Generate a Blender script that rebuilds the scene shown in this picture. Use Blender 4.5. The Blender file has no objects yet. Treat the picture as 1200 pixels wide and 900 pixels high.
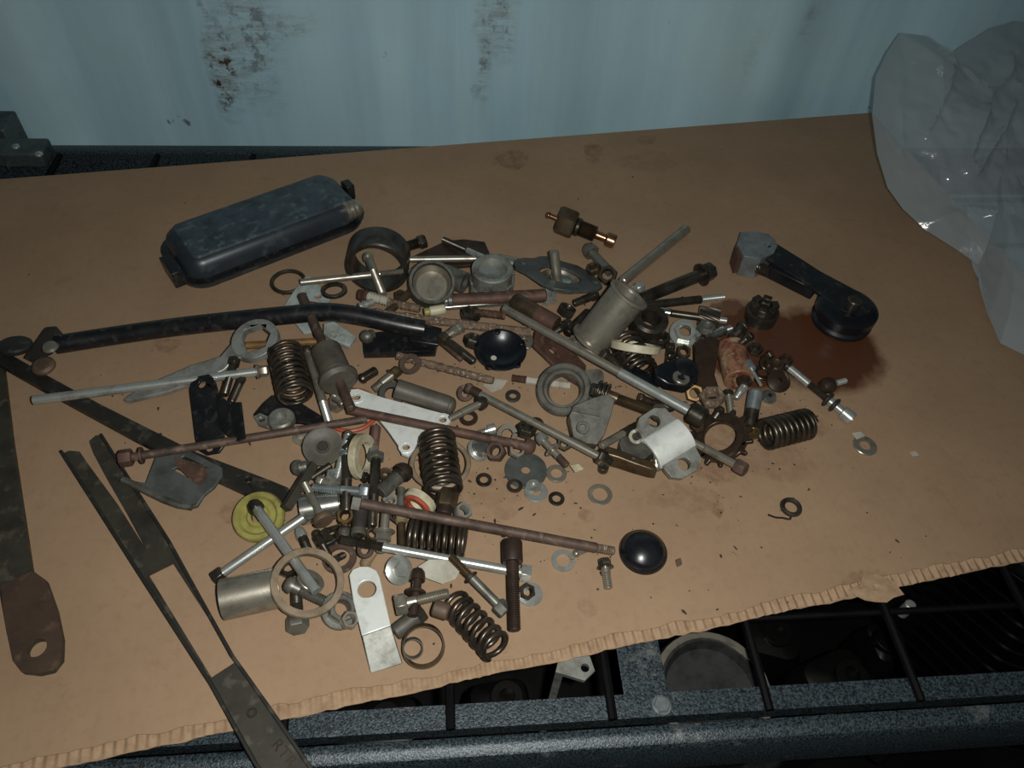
import bpy, bmesh, math, random
import numpy as np
from math import sin, cos, pi, radians, sqrt, atan2
from mathutils import Vector, Matrix, Quaternion, noise
from mathutils.geometry import tessellate_polygon

random.seed(11); rng = np.random.default_rng(5)
SC = bpy.context.scene
COL = SC.collection

# ------------------------------------------------------------------ camera
F = 900.0; CAMH = 0.47
PITCH = radians(50); ROLL = radians(4.5); YAW = radians(-7.6)
Rz = Matrix.Rotation(YAW, 3, 'Z')
_r = Rz @ Vector((1, 0, 0)); _u = Rz @ Vector((0, sin(PITCH), cos(PITCH))); FW = Rz @ Vector((0, cos(PITCH), -sin(PITCH)))
RT = _r*cos(ROLL) + _u*sin(ROLL); UP = -_r*sin(ROLL) + _u*cos(ROLL)
CAM = Vector((0, 0, CAMH))
cd = bpy.data.cameras.new('camera'); cam = bpy.data.objects.new('camera', cd); COL.objects.link(cam)
cd.sensor_width = 36; cd.lens = 36*F/1200; cd.clip_start = 0.01
cam.matrix_world = Matrix(((RT.x, UP.x, -FW.x, CAM.x), (RT.y, UP.y, -FW.y, CAM.y), (RT.z, UP.z, -FW.z, CAM.z), (0, 0, 0, 1)))
SC.camera = cam

def ray(x, y): return FW + RT*((x-600)/F) - UP*((y-450)/F)
def pt(x, y, z=0.0):
    d = ray(x, y); return CAM + d*((z-CAMH)/d.z)
def pty(x, y, Y):
    d = ray(x, y); return CAM + d*(Y/d.y)
def mpp(x, y, z=0.0): return (pt(x, y, z)-CAM).dot(FW)/F

# ------------------------------------------------------------------ light
W = bpy.data.worlds.new('world'); SC.world = W; W.use_nodes = True
bg = W.node_tree.nodes['Background']; bg.inputs[0].default_value = (0.72, 0.79, 0.80, 1); bg.inputs[1].default_value = 0.042
ld = bpy.data.lights.new('phone_flash', 'SPOT'); ld.energy = 11.8; ld.shadow_soft_size = 0.006
ld.spot_size = radians(140); ld.spot_blend = 1.0; ld.color = (1.0, 0.99, 0.95)
fl = bpy.data.objects.new('phone_flash', ld); COL.objects.link(fl)
fl.location = CAM + RT*0.024 + UP*0.004
fl.rotation_euler = (pt(560, 560) - fl.location).to_track_quat('-Z', 'Y').to_euler()
vs = SC.view_settings; vs.view_transform = 'Standard'; vs.look = 'None'; vs.gamma = 1; vs.use_curve_mapping = False; vs.exposure = 0.0

# ------------------------------------------------------------------ materials
def lin(c):
    f = lambda v: (v/255/12.92) if v/255 <= 0.04045 else ((v/255+0.055)/1.055)**2.4
    return (f(c[0]), f(c[1]), f(c[2]), 1)
MATS = {}
def mat(name, c1, c2=None, metal=0.0, rough=0.5, scale=70, lo=0.42, hi=0.68, bump=0.05, bscale=500, rvar=0.15, c3=None, coat=0):
    m = bpy.data.materials.new(name); m.use_nodes = True; nt = m.node_tree; N = nt.nodes; L = nt.links
    b = N['Principled BSDF']; tc = N.new('ShaderNodeTexCoord'); oi = N.new('ShaderNodeObjectInfo')
    add = N.new('ShaderNodeVectorMath'); add.operation = 'ADD'
    mul = N.new('ShaderNodeMath'); mul.operation = 'MULTIPLY'; mul.inputs[1].default_value = 7.0
    L.new(oi.outputs['Random'], mul.inputs[0]); L.new(tc.outputs['Object'], add.inputs[0]); L.new(mul.outputs[0], add.inputs[1])
    n1 = N.new('ShaderNodeTexNoise'); n1.inputs['Scale'].default_value = scale; n1.inputs['Detail'].default_value = 6; n1.inputs['Roughness'].default_value = 0.65
    L.new(add.outputs[0], n1.inputs['Vector'])
    mr = N.new('ShaderNodeMapRange'); mr.inputs['From Min'].default_value = lo; mr.inputs['From Max'].default_value = hi
    L.new(n1.outputs['Fac'], mr.inputs['Value'])
    mx = N.new('ShaderNodeMix'); mx.data_type = 'RGBA'
    mx.inputs[6].default_value = lin(c1); mx.inputs[7].default_value = lin(c2 or tuple(v*0.7 for v in c1))
    L.new(mr.outputs[0], mx.inputs[0]); out = mx.outputs[2]
    n2 = N.new('ShaderNodeTexNoise'); n2.inputs['Scale'].default_value = bscale; n2.inputs['Detail'].default_value = 3
    L.new(add.outputs[0], n2.inputs['Vector'])
    if c3:
        mr2 = N.new('ShaderNodeMapRange'); mr2.inputs['From Min'].default_value = 0.56; mr2.inputs['From Max'].default_value = 0.66
        n3 = N.new('ShaderNodeTexNoise'); n3.inputs['Scale'].default_value = scale*2.3; n3.inputs['Detail'].default_value = 5
        L.new(add.outputs[0], n3.inputs['Vector']); L.new(n3.outputs['Fac'], mr2.inputs['Value'])
        m3 = N.new('ShaderNodeMix'); m3.data_type = 'RGBA'; m3.inputs[7].default_value = lin(c3)
        L.new(out, m3.inputs[6]); L.new(mr2.outputs[0], m3.inputs[0]); out = m3.outputs[2]
    L.new(out, b.inputs['Base Color'])
    rr = N.new('ShaderNodeMapRange'); rr.inputs['To Min'].default_value = max(0.05, rough-rvar); rr.inputs['To Max'].default_value = min(1, rough+rvar)
    L.new(n1.outputs['Fac'], rr.inputs['Value']); L.new(rr.outputs[0], b.inputs['Roughness'])
    b.inputs['Metallic'].default_value = metal
    if coat: b.inputs['Coat Weight'].default_value = coat
    bp = N.new('ShaderNodeBump'); bp.inputs['Strength'].default_value = bump; bp.inputs['Distance'].default_value = 0.0006
    L.new(n2.outputs['Fac'], bp.inputs['Height']); L.new(bp.outputs[0], b.inputs['Normal'])
    MATS[name] = m; return m
mat('steel', (156, 151, 137), (92, 86, 75), 0.70, 0.35, lo=.50, hi=.78)
mat('zinc', (190, 194, 187), (128, 126, 115), 0.70, 0.30, lo=.50, hi=.78)
mat('blue_zinc', (148, 158, 160), (96, 100, 98), 0.65, 0.34)
mat('galvanised', (150, 153, 147), (104, 104, 96), 0.45, 0.45)
mat('cast_alloy', (122, 129, 130), (92, 96, 94), 0.3, 0.45)
mat('chrome', (215, 216, 208), (140, 136, 124), 0.92, 0.18)
mat('dark_steel', (88, 83, 74), (48, 44, 37), 0.75, 0.33)
mat('spring_steel', (92, 84, 74), (52, 46, 39), 0.78, 0.33)
mat('rust', (84, 67, 56), (54, 42, 34), 0.2, 0.62, c3=(104, 86, 74))
mat('red_rust', (86, 61, 49), (54, 40, 33), 0.15, 0.65, c3=(98, 74, 60))
mat('dark_rust', (62, 48, 38), (36, 28, 23), 0.35, 0.5)
mat('flaky_rust', (112, 94, 76), (72, 54, 41), 0.1, 0.8, scale=160, c3=(152, 144, 128), bump=0.6)
mat('aluminium', (222, 226, 220), (184, 186, 178), 0.28, 0.42, lo=0.5, hi=0.75)
mat('dull_aluminium', (158, 160, 152), (96, 94, 84), 0.6, 0.42)
mat('cast_grey', (112, 112, 104), (66, 63, 56), 0.5, 0.44)
mat('grey_paint', (80, 84, 81), (56, 58, 54), 0.15, 0.45)
mat('pale_paint', (164, 174, 170), (126, 130, 122), 0.1, 0.5)
mat('black_paint', (22, 23, 26), (34, 34, 34), 0.1, 0.34, c3=(48, 48, 46))
mat('worn_black', (44, 43, 39), (30, 29, 26), 0.2, 0.46, c3=(66, 64, 57), scale=45)
mat('worn_bar', (62, 60, 51), (42, 40, 34), 0.25, 0.5, c3=(80, 76, 65), scale=45)
mat('eye_rust', (74, 58, 45), (54, 42, 33), 0.2, 0.6, c3=(90, 72, 58), scale=45)
mat('tank_black', (46, 54, 60), (34, 39, 43), 0.1, 0.36, c3=(64, 72, 74), scale=26)
mat('tank_black_lit', (62, 74, 82), (44, 53, 59), 0.15, 0.38, c3=(84, 94, 97), scale=60)  # lighter copy of the box black, light on the top face put into the colour
mat('black_plastic', (17, 19, 23), (25, 27, 31), 0.0, 0.3, bump=0.05)
mat('rubber', (38, 37, 34), (56, 53, 47), 0.0, 0.6)
mat('grey_rubber', (78, 74, 64), (56, 53, 46), 0.0, 0.55)
mat('nylon', (182, 176, 150), (142, 132, 106), 0.0, 0.45)
mat('brown_nylon', (132, 118, 98), (98, 84, 66), 0.0, 0.38)
mat('yellow_plastic', (142, 138, 74), (110, 102, 52), 0.0, 0.42)
mat('red_rubber', (158, 74, 50), (122, 54, 38), 0.0, 0.5)
mat('brass', (132, 108, 68), (78, 62, 42), 0.75, 0.35)
mat('copper', (160, 118, 88), (100, 66, 46), 0.85, 0.28)
mat('tan', (136, 116, 88), (98, 82, 62), 0.0, 0.65)
mat('amber', (118, 88, 46), (88, 64, 34), 0.0, 0.35)
mat('paper', (168, 165, 152), (142, 137, 122), 0.0, 0.8)
mat('bronze', (98, 84, 64), (58, 49, 38), 0.65, 0.38)
mat('grimy_red', (132, 98, 74), (96, 50, 38), 0.0, 0.4, lo=0.50, hi=0.62, c3=(146, 132, 104), scale=70)
mat('brown_oily', (62, 50, 40), (42, 32, 26), 0.4, 0.32)
mat('brown_block', (92, 74, 58), (66, 52, 41), 0.1, 0.6)
mat('crumb', (58, 42, 28), (34, 24, 17), 0.0, 0.8)
mat('black_wire', (6, 6, 7), (10, 10, 11), 0.0, 0.6).node_tree.nodes['Principled BSDF'].inputs['Specular IOR Level'].default_value = 0.12
mat('lower_dark', (20, 19, 18), (10, 9, 9), 0.5, 0.35)
mat('lower_grey', (66, 68, 66), (36, 35, 32), 0.5, 0.4)
mat('post_grey', (70, 80, 79), (48, 55, 54), 0.2, 0.45)

# ------------------------------------------------------------------ geometry helpers: every shape is (verts, faces)
def join(*gs):
    V = []; Fc = []
    for v, f in gs:
        o = len(V); V += list(v); Fc += [tuple(i+o for i in q) for q in f]
    return V, Fc
def xf(g, M): return [M @ Vector(v) for v in g[0]], g[1]
def mv(g, x=0, y=0, z=0): return [(v[0]+x, v[1]+y, v[2]+z) for v in g[0]], g[1]
def lathe(prof, seg=20, axis='X', closed=False, flute=None):
    """prof: list of (along, radius); closed joins last ring to first (hollow rings)."""
    V = []; Fc = []; rings = []
    for (a, r) in prof:
        if r <= 1e-7 and not closed:
            rings.append([len(V)]); V.append((a, 0, 0) if axis == 'X' else (0, 0, a)); continue
        ids = []
        for k in range(seg):
            t = 2*pi*k/seg; rr = r*(flute(t) if flute else 1)
            ids.append(len(V)); V.append((a, rr*cos(t), rr*sin(t)) if axis == 'X' else (rr*cos(t), rr*sin(t), a))
        rings.append(ids)
    pr = list(zip(rings[:-1], rings[1:])) + ([(rings[-1], rings[0])] if closed else [])
    for a, b in pr:
        if len(a) == 1 and len(b) == 1: continue
        for k in range(seg):
            k2 = (k+1) % seg
            if len(a) == 1: Fc.append((a[0], b[k2], b[k]))
            elif len(b) == 1: Fc.append((a[k], a[k2], b[0]))
            else: Fc.append((a[k], a[k2], b[k2], b[k]))
    return V, Fc
def solid(x0, x1, r, seg=20, ch=0.0, axis='X'):
    ch = min(ch, r*0.5, abs(x1-x0)*0.4)
    return lathe([(x0, 0), (x0, r-ch), (x0+ch, r), (x1-ch, r), (x1, r-ch), (x1, 0)], seg, axis)
def tube(x0, x1, ro, ri, seg=28, ch=0.0004, axis='X'):
    ch = min(ch, (ro-ri)*0.3, abs(x1-x0)*0.3)
    return lathe([(x0, ri), (x0, ro-ch), (x0+ch, ro), (x1-ch, ro), (x1, ro-ch), (x1, ri)], seg, axis, True)
def torus(R, r, seg=40, ms=10, axis='Z', sq=1.0):
    return lathe([(r*sq*sin(2*pi*k/ms), R+r*cos(2*pi*k/ms)) for k in range(ms)], seg, axis, True)
def hexa(x0, x1, r, hole=0.0, axis='X', ch=0.12):
    g = lathe([(x0, hole if hole else 0), (x0, r*0.9), (x0+(x1-x0)*ch, r), (x1-(x1-x0)*ch, r), (x1, r*0.9), (x1, hole if hole else 0)], 6, axis, bool(hole))
    return g
def nutgeo(x0, x1, r, hole, axis='X'):
    return join(hexa_ring(x0, x1, r, hole, axis))
def hexa_ring(x0, x1, r, hole, axis):
    V = []; Fc = []; seg = 24
    def hexr(t):
        a = (t % (pi/3)) - pi/6; return r*cos(pi/6)/cos(a)
    prof = [(x0, 0, hole), (x0, 1, .92), (x0+(x1-x0)*.15, 1, 1), (x1-(x1-x0)*.15, 1, 1), (x1, 1, .92), (x1, 0, hole*1.12), (x1-(x1-x0)*.12, 0, hole)]
    for a, h, q in prof:
        for k in range(seg):
            t = 2*pi*k/seg; rr = hexr(t)*q if h else q
            if h and q < 1: rr = min(rr, r*.9)
            V.append((a, rr*cos(t), rr*sin(t)) if axis == 'X' else (rr*cos(t), rr*sin(t), a))
    n = len(prof)
    for i in range(n):
        j = (i+1) % n
        for k in range(seg):
            k2 = (k+1) % seg; Fc.append((i*seg+k, i*seg+k2, j*seg+k2, j*seg+k))
    return V, Fc
def thread(x0, x1, r, pitch=0.0015, seg=10):
    n = max(3, int(abs(x1-x0)/pitch)); prof = [(x0, 0), (x0, r*.8)]
    for i in range(n):
        a = x0+(x1-x0)*(i+.25)/n; b = x0+(x1-x0)*(i+.75)/n
        prof += [(a, r), (b, r*0.82)]
    prof += [(x1, r*.78), (x1, 0)]
    return lathe(prof, seg)
def fixn(g):
    bm = bmesh.new(); vs_ = [bm.verts.new(v) for v in g[0]]
    for f in g[1]:
        try: bm.faces.new([vs_[i] for i in f])
        except ValueError: pass
    bmesh.ops.recalc_face_normals(bm, faces=bm.faces)
    bm.verts.index_update(); out = ([v.co.copy() for v in bm.verts], [tuple(v.index for v in f.verts) for f in bm.faces]); bm.free(); return out
def prism(poly, z0, z1, holes=()):
    loops = [[Vector((p[0], p[1], 0)) for p in poly]] + [[Vector((p[0], p[1], 0)) for p in h] for h in holes]
    flat = [p for l in loops for p in l]; n = len(flat)
    tris = tessellate_polygon(loops)
    V = [(p.x, p.y, z0) for p in flat] + [(p.x, p.y, z1) for p in flat]
    Fc = [tuple(t) for t in tris] + [tuple(i+n for i in reversed(t)) for t in tris]
    o = 0
    for l in loops:
        m = len(l)
        for i in range(m): j = (i+1) % m; Fc.append((o+i, o+j, o+j+n, o+i+n))
        o += m
    return fixn((V, Fc))
def box(x0, x1, y0, y1, z0, z1):
    V = [(x, y, z) for z in (z0, z1) for y in (y0, y1) for x in (x0, x1)]
    return V, [(0, 2, 3, 1), (4, 5, 7, 6), (0, 1, 5, 4), (2, 6, 7, 3), (0, 4, 6, 2), (1, 3, 7, 5)]
def circ(cx, cy, r, n=20, ry=None): return [(cx+r*cos(2*pi*k/n), cy+(ry or r)*sin(2*pi*k/n)) for k in range(n)]
def sweep(pts, r, seg=10, cap=True, rf=None):
    pts = [Vector(p) for p in pts]; n = len(pts); V = []; Fc = []
    T = [(pts[min(i+1, n-1)]-pts[max(i-1, 0)]).normalized() for i in range(n)]
    a = Vector((0, 0, 1)) if abs(T[0].z) < 0.9 else Vector((1, 0, 0)); u = T[0].cross(a).normalized()
    for i in range(n):
        if i: u = (u - T[i]*u.dot(T[i])).normalized()
        v = T[i].cross(u); rr = rf(i/(n-1))*r if rf else r
        for k in range(seg):
            t = 2*pi*k/seg; V.append(pts[i]+u*(rr*cos(t))+v*(rr*sin(t)))
    for i in range(n-1):
        for k in range(seg):
            k2 = (k+1) % seg; Fc.append((i*seg+k, i*seg+k2, (i+1)*seg+k2, (i+1)*seg+k))
    if cap: Fc += [tuple(reversed(range(seg))), tuple(range((n-1)*seg, n*seg))]
    return V, Fc
def smooth_path(P, n=8):
    P = [Vector(p) for p in P]; out = []
    for i in range(len(P)-1):
        p0 = P[max(i-1, 0)]; p1 = P[i]; p2 = P[i+1]; p3 = P[min(i+2, len(P)-1)]
        for k in range(n):
            t = k/n; out.append(0.5*((2*p1)+(p2-p0)*t+(2*p0-5*p1+4*p2-p3)*t*t+(3*p1-p0-3*p2+p3)*t**3))
    return out+[P[-1]]
def rrect(hx, hy, r, n=6):
    out = []
    for cx, cy, a in ((hx-r, hy-r, 0), (-hx+r, hy-r, pi/2), (-hx+r, -hy+r, pi), (hx-r, -hy+r, 1.5*pi)):
        out += [(cx+r*cos(a+k*pi/2/n), cy+r*sin(a+k*pi/2/n)) for k in range(n+1)]
    return out
def loft(loops, cap0=True, cap1=True):
    V = [v for l in loops for v in l]; n = len(loops[0]); Fc = []
    for i in range(len(loops)-1):
        for k in range(n): k2 = (k+1) % n; Fc.append((i*n+k, i*n+k2, (i+1)*n+k2, (i+1)*n+k))
    if cap0: Fc.append(tuple(reversed(range(n))))
    if cap1: Fc.append(tuple(range((len(loops)-1)*n, len(loops)*n)))
    return V, Fc

# ------------------------------------------------------------------ height field that lets things rest on each other
GX0, GY0, GC = -0.75, -0.15, 0.0015; GN, GM = 1000, 800
HF = np.zeros((GN, GM))
def cells(x, y):
    return np.clip(((x-GX0)/GC).astype(int), 0, GN-1), np.clip(((y-GY0)/GC).astype(int), 0, GM-1)
def sample(geos):
    out = []
    for V, Fc in geos:
        A = np.array([tuple(v) for v in V], float); out.append(A); tr = []
        for f in Fc:
            for i in range(1, len(f)-1): tr.append((f[0], f[i], f[i+1]))
        T = np.array(tr); a, b, c = A[T[:, 0]], A[T[:, 1]], A[T[:, 2]]
        ar = 0.5*np.linalg.norm(np.cross(b-a, c-a), axis=1)
        n = np.clip((ar/(0.0009**2)).astype(int), 0, 6000); idx = np.repeat(np.arange(len(T)), n)
        if len(idx):
            u = rng.random((len(idx), 2)); s = u.sum(1) > 1; u[s] = 1-u[s]
            out.append(a[idx]+u[:, :1]*(b[idx]-a[idx])+u[:, 1:]*(c[idx]-a[idx]))
    return np.concatenate(out)

class Thing:
    def __init__(s, name, label, cat, group=None):
        s.name, s.label, s.cat, s.group = name, label, cat, group; s.parts = []; s.geos = []
    def part(s, name, geo, m, parent=None, bevel=0, label=None, smooth=35, ghost=False):
        s.parts.append((name, geo, m, parent, bevel, label, smooth))
        if not ghost: s.geos.append(geo)
        return len(s.parts)-1
    def build(s, M):
        M = Matrix(M) if not isinstance(M, Matrix) else M
        objs = []; single = len(s.parts) == 1
        if single: root = None
        else:
            root = bpy.data.objects.new(s.name, None); root.empty_display_size = 0.01; COL.objects.link(root); root.matrix_basis = M
        for name, geo, m, parent, bevel, label, smooth in s.parts:
            me = bpy.data.meshes.new(s.name if single else name)
            me.from_pydata([tuple(v) for v in geo[0]], [], [list(f) for f in geo[1]]); me.update()
            me.materials.append(MATS[m] if isinstance(m, str) else m)
            if smooth: me.shade_smooth(); me.set_sharp_from_angle(angle=radians(smooth))
            o = bpy.data.objects.new(s.name if single else name, me); COL.objects.link(o)
            if single: root = o; o.matrix_basis = M
            else: o.parent = root if parent is None else objs[parent]
            if bevel:
                bv = o.modifiers.new('bevel', 'BEVEL'); bv.width = bevel; bv.segments = 2; bv.limit_method = 'ANGLE'; bv.angle_limit = radians(40)
            if label and not single: o['label'] = label
            objs.append(o)
        root['label'] = s.label; root['category'] = s.cat
        if s.group: root['group'] = s.group
        s.root = root; return root
    def stamp(s, M, pts=None):
        P = sample(s.geos) if pts is None else pts
        R = np.array(M.to_3x3()); Wd = P @ R.T + np.array(M.translation)
        i, j = cells(Wd[:, 0], Wd[:, 1]); np.maximum.at(HF, (i, j), Wd[:, 2])
    def settle(s, px, rot=None, tilt=True, sink=0.0, z=None, maxt=0.4):
        """rest the thing (local origin seen at pixel px) on whatever is already there"""
        R0 = (rot or Matrix.Identity(3)).to_3x3(); P = sample(s.geos); R = np.array(R0)
        def need(Rm, o):
            Q = P @ Rm.T; i, j = cells(Q[:, 0]+o.x, Q[:, 1]+o.y); return Q, HF[i, j]-Q[:, 2]
        zc = 0.0
        if z is None:
            for it in range(3 if tilt else 0):
                o = pt(px[0], px[1], zc); Q, nd = need(R, o)
                cx, cy = Q[:, 0].mean(), Q[:, 1].mean(); x, y = Q[:, 0]-cx, Q[:, 1]-cy; best = None
                g = np.linspace(-maxt, maxt, 15) if it == 0 else np.linspace(-.12, .12, 7)
                keep = nd > nd.max()-0.05; xx, yy, nn = x[keep], y[keep], nd[keep]
                for bx in g:
                    for by in g:
                        a = (nn-bx*xx-by*yy).max()+0.002*(abs(bx)+abs(by))
                        if best is None or a < best[0]: best = (a, bx, by)
                nrm = Vector((-best[1], -best[2], 1)).normalized()
                R = np.array(Vector((0, 0, 1)).rotation_difference(nrm).to_matrix()) @ R
                zc = max(0, best[0])
            for it in range(4):
                o = pt(px[0], px[1], zc); Q, nd = need(R, o); zc = min(nd.max()-sink, CAPS-Q[:, 2].min())
        else: zc = z
        o = pt(px[0], px[1], zc); M = Matrix([list(r) for r in R]).to_4x4() @ Matrix.Scale(mpp(px[0], px[1], zc)/mpp(px[0], px[1]), 4); M.translation = o
        s.stamp(M, P); return s.build(M)

CAPA, CAPS = 0.017, 0.014      # how far anything may be propped up by what lies below it
def axis_solve(A, B, prof, zf=None, lift=0.0, maxs=0.35):
    """ends of a long thing seen at pixels A and B; prof = [(t0,t1,radius px)]; returns world ends and metres per pixel"""
    k = mpp((A[0]+B[0])/2, (A[1]+B[1])/2, 0.01); zA = zB = max(p[2] for p in prof)*k
    r0 = max(p[2] for p in prof)*k; lim = lambda z_: min(z_, min(r0, .012)+CAPA)
    rA = max(p[2] for p in prof if p[0] <= .05)*k; rB = max(p[2] for p in prof if p[1] >= .95)*k
    if zf: return pt(*A, zf[0]), pt(*B, zf[1]), k
    for it in range(18):
        a, b = pt(*A, zA), pt(*B, zB); d = (b-a); ln = d.length; n = max(8, int(ln/0.0012)); t = (np.arange(n)+.5)/n
        r = np.zeros(n)
        for t0, t1, rr in prof: r[(t >= t0-1e-6) & (t <= t1+1e-6)] = np.maximum(r[(t >= t0-1e-6) & (t <= t1+1e-6)], rr*k)
        nx = Vector((-d.y, d.x, 0)).normalized(); nd = np.full(n, -1.0)
        for o in np.linspace(-.92, .92, 7):
            i, j = cells(a.x+d.x*t+nx.x*o*r, a.y+d.y*t+nx.y*o*r)
            nd = np.maximum(nd, HF[i, j]+r*sqrt(1-o*o))
        s = 2*t-1; best = None; mb = maxs*ln/2
        if it >= 8:      # last passes: only lift clear of what is still in the way
            v = (nd-(zA*(1-t)+zB*t))
            if v.max() <= 0.0003: break
            if it < 17:
                zA += max(0, (v*(1-t)).max())*1.05; zB += max(0, (v*t).max())*1.05
                zA, zB = max(rA, lim(zA)), max(rB, lim(zB))
                k = mpp((A[0]+B[0])/2, (A[1]+B[1])/2, (zA+zB)/2)
            continue
        for bb in np.linspace(-mb, mb, 61):
            c = (nd-bb*s).max()
            if best is None or c < best[0]-1e-6: best = (c, bb)
        w_ = 1.0 if it < 3 else 0.5
        zA = zA*(1-w_)+w_*(best[0]-best[1]+lift); zB = zB*(1-w_)+w_*(best[0]+best[1]+lift)
        zA, zB = max(rA, lim(zA)), max(rB, lim(zB))
        k = mpp((A[0]+B[0])/2, (A[1]+B[1])/2, (zA+zB)/2)
    return pt(*A, zA), pt(*B, zB), k
def axis_matrix(a, b, roll=0.0):
    x = (b-a).normalized(); y = Vector((0, 0, 1)).cross(x)
    y = y.normalized() if y.length > 1e-4 else Vector((0, 1, 0)); z = x.cross(y)
    M = Matrix(((x.x, y.x, z.x, a.x), (x.y, y.y, z.y, a.y), (x.z, y.z, z.z, a.z), (0, 0, 0, 1)))
    return M @ Matrix.Rotation(roll, 4, 'X')

# ------------------------------------------------------------------ families of loose parts
def bolt(label, A, B, d, hd, hl, head='hex', th=0.4, m='steel', hm=None, tm=None, zf=None, group='loose bolts in the pile', name='hex_bolt', cat='bolt', wash=None, lift=0, both=False):
    """A = outer face of the head, B = tip; d, hd, hl in pixels"""
    Lp = math.hypot(B[0]-A[0], B[1]-A[1]); hf = min(.8, hl/max(Lp, 1))
    prof = [(0, 1, d/2), (0, hf, hd/2*.95)]
    if wash: prof.append((wash[0]-.02, wash[0]+.02, wash[1]))
    a, b, k = axis_solve(A, B, prof, zf, lift); ln = (b-a).length
    r, hr, hx = d*k/2, hd*k/2, min(hl*k, ln*.6); T = Thing(name, label, cat, group)
    if head == 'hex': g = hexa(0, hx, hr)
    elif head == 'flange': g = join(hexa(0, hx*.75, hr*.78), lathe([(hx*.7, 0), (hx*.7, hr*.8), (hx*.88, hr), (hx, hr), (hx, 0)], 20))
    elif head == 'socket':
        g = lathe([(hx*.6, 0), (hx*.6, hr*.5), (0, hr*.52), (0, hr*.88), (hx*.08, hr), (hx*.95, hr), (hx, hr*.95), (hx, 0)], 20)
    elif head == 'round': g = lathe([(0, 0), (hx*.06, hr*.5), (hx*.3, hr*.85), (hx*.7, hr), (hx, hr), (hx, 0)], 20)
    elif head == 'disc': g = lathe([(0, 0), (0, hr*.92), (hx*.2, hr), (hx*.8, hr), (hx, hr*.92), (hx, 0)], 22)
    elif head == 'square': g = xf(box(0, hx, -hr*.75, hr*.75, -hr*.75, hr*.75), Matrix.Identity(4))
    T.part('head', g, hm or m, bevel=0.0003 if head in ('hex', 'square') else 0)
    tx = ln*(1-th)
    if tx > hx: T.part('shank', solid(hx*.9, tx if th else ln, r, 14, r*.1), m)
    if th: T.part('thread', thread(max(tx, hx*.9), ln, r*1.0, 0.0014 if r > .003 else 0.0011), tm or m)
    if wash: T.part('captive_washer', tube(ln*wash[0]-.0008, ln*wash[0]+.0008, wash[1]*k, r*1.02, 22), wash[2])
    M = axis_matrix(a, b, random.uniform(0, 1)); T.stamp(M); return T.build(M)

def rod(label, A, B, d, m='steel', name='steel_rod', cat='rod', segs=None, zf=None, group='loose rods in the pile', lift=0):
    """segs: list of (name, t0, t1, diameter px, material, kind) drawn along the axis"""
    segs = segs or [('shaft', 0, 1, d, m, 'solid')]
    a, b, k = axis_solve(A, B, [(s_[1], s_[2], s_[3]/2) for s_ in segs], zf, lift); ln = (b-a).length
    T = Thing(name, label, cat, group)
    for nm, t0, t1, dd, mm, kind in segs:
        r = dd*k/2; x0, x1 = t0*ln, t1*ln
        if kind == 'solid': g = solid(x0, x1, r, 16, r*.18)
        elif kind == 'thread': g = thread(x0, x1, r)
        elif kind == 'hex': g = hexa(x0, x1, r)
        elif kind == 'square': g = box(x0, x1, -r*.8, r*.8, -r*.8, r*.8)
        elif kind == 'tube': g = tube(x0, x1, r, r*.72, 28)
        elif kind == 'sleeve': g = tube(x0, x1, r, r*.82, 30)
        elif kind == 'thick': g = tube(x0, x1, r, r*.5, 28)
        elif kind == 'round': g = lathe([(x0, 0)]+[(x0+(x1-x0)*(1-cos(q*pi/8))/2, r*sin(q*pi/8)) for q in range(1, 8)]+[(x1, 0)], 16)
        elif kind == 'cone': g = lathe([(x0, 0), (x0, r), (x1, r*.45), (x1, 0)], 16)
        elif kind == 'gear': g = gear_geo(x0, x1, r)
        elif kind == 'knurl': g = lathe([(x0, 0), (x0, r*.9), (x0+(x1-x0)*.1, r), (x1-(x1-x0)*.1, r), (x1, r*.9), (x1, 0)], 40, flute=lambda t: 1+.04*(1 if int(round(t*40/2/pi)) % 2 else -1))
        elif kind == 'rough': g = lathe([(x0, 0)]+[(x0+(x1-x0)*q/40, r*random.uniform(.82, 1.08)) for q in range(41)]+[(x1, 0)], 9)
        T.part(nm, g, mm)
    M = axis_matrix(a, b, random.uniform(0, 1)); T.stamp(M); return T.build(M)
def gear_geo(x0, x1, r, teeth=16, skew=.5):
    V = []; n = teeth*4; S = 7
    for s_ in range(S):
        x = x0+(x1-x0)*s_/(S-1)
        for q in range(n):
            rr = r if q % 4 in (1, 2) else r*.8; t = 2*pi*q/n+skew*s_/(S-1)
            V.append((x, rr*cos(t), rr*sin(t)))
    Fc = [(i*n+q, i*n+(q+1) % n, (i+1)*n+(q+1) % n, (i+1)*n+q) for i in range(S-1) for q in range(n)]
    return V, Fc+[tuple(reversed(range(n))), tuple(range((S-1)*n, S*n))]

def spring(label, A, B, R, w, turns, m='spring_steel', zf=None, lift=0):
    """A, B pixel centres of the end coils; R outer radius px, w wire px"""
    a, b, k = axis_solve(A, B, [(-.1, 1.1, R)], zf, lift); ln = (b-a).length; r = w*k/2; Rm = R*k-r
    n = int(turns*18); pts = []
    for i in range(n+1):
        t = i/n; e = 0.5/turns*2
        x = ln*(t if e == 0 else (t-.5)*(1+.0)+.5); q = 2*pi*turns*t
        # closed ends: flatten pitch of first and last coil
        f = .75/turns
        if t < f: x = ln*(t*.35)
        elif t > 1-f: x = ln*(1-(1-t)*.35)
        else: x = ln*(f*.35+(t-f)*(1-.7*f)/(1-2*f))
        pts.append((x, Rm*cos(q), Rm*sin(q)))
    T = Thing('coil_spring', label, 'spring', 'coil springs among the parts'); T.part('coil', sweep(pts, r, 8), m, smooth=60)
    M = axis_matrix(a, b, random.uniform(0, 6)); T.stamp(M); return T.build(M)

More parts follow.
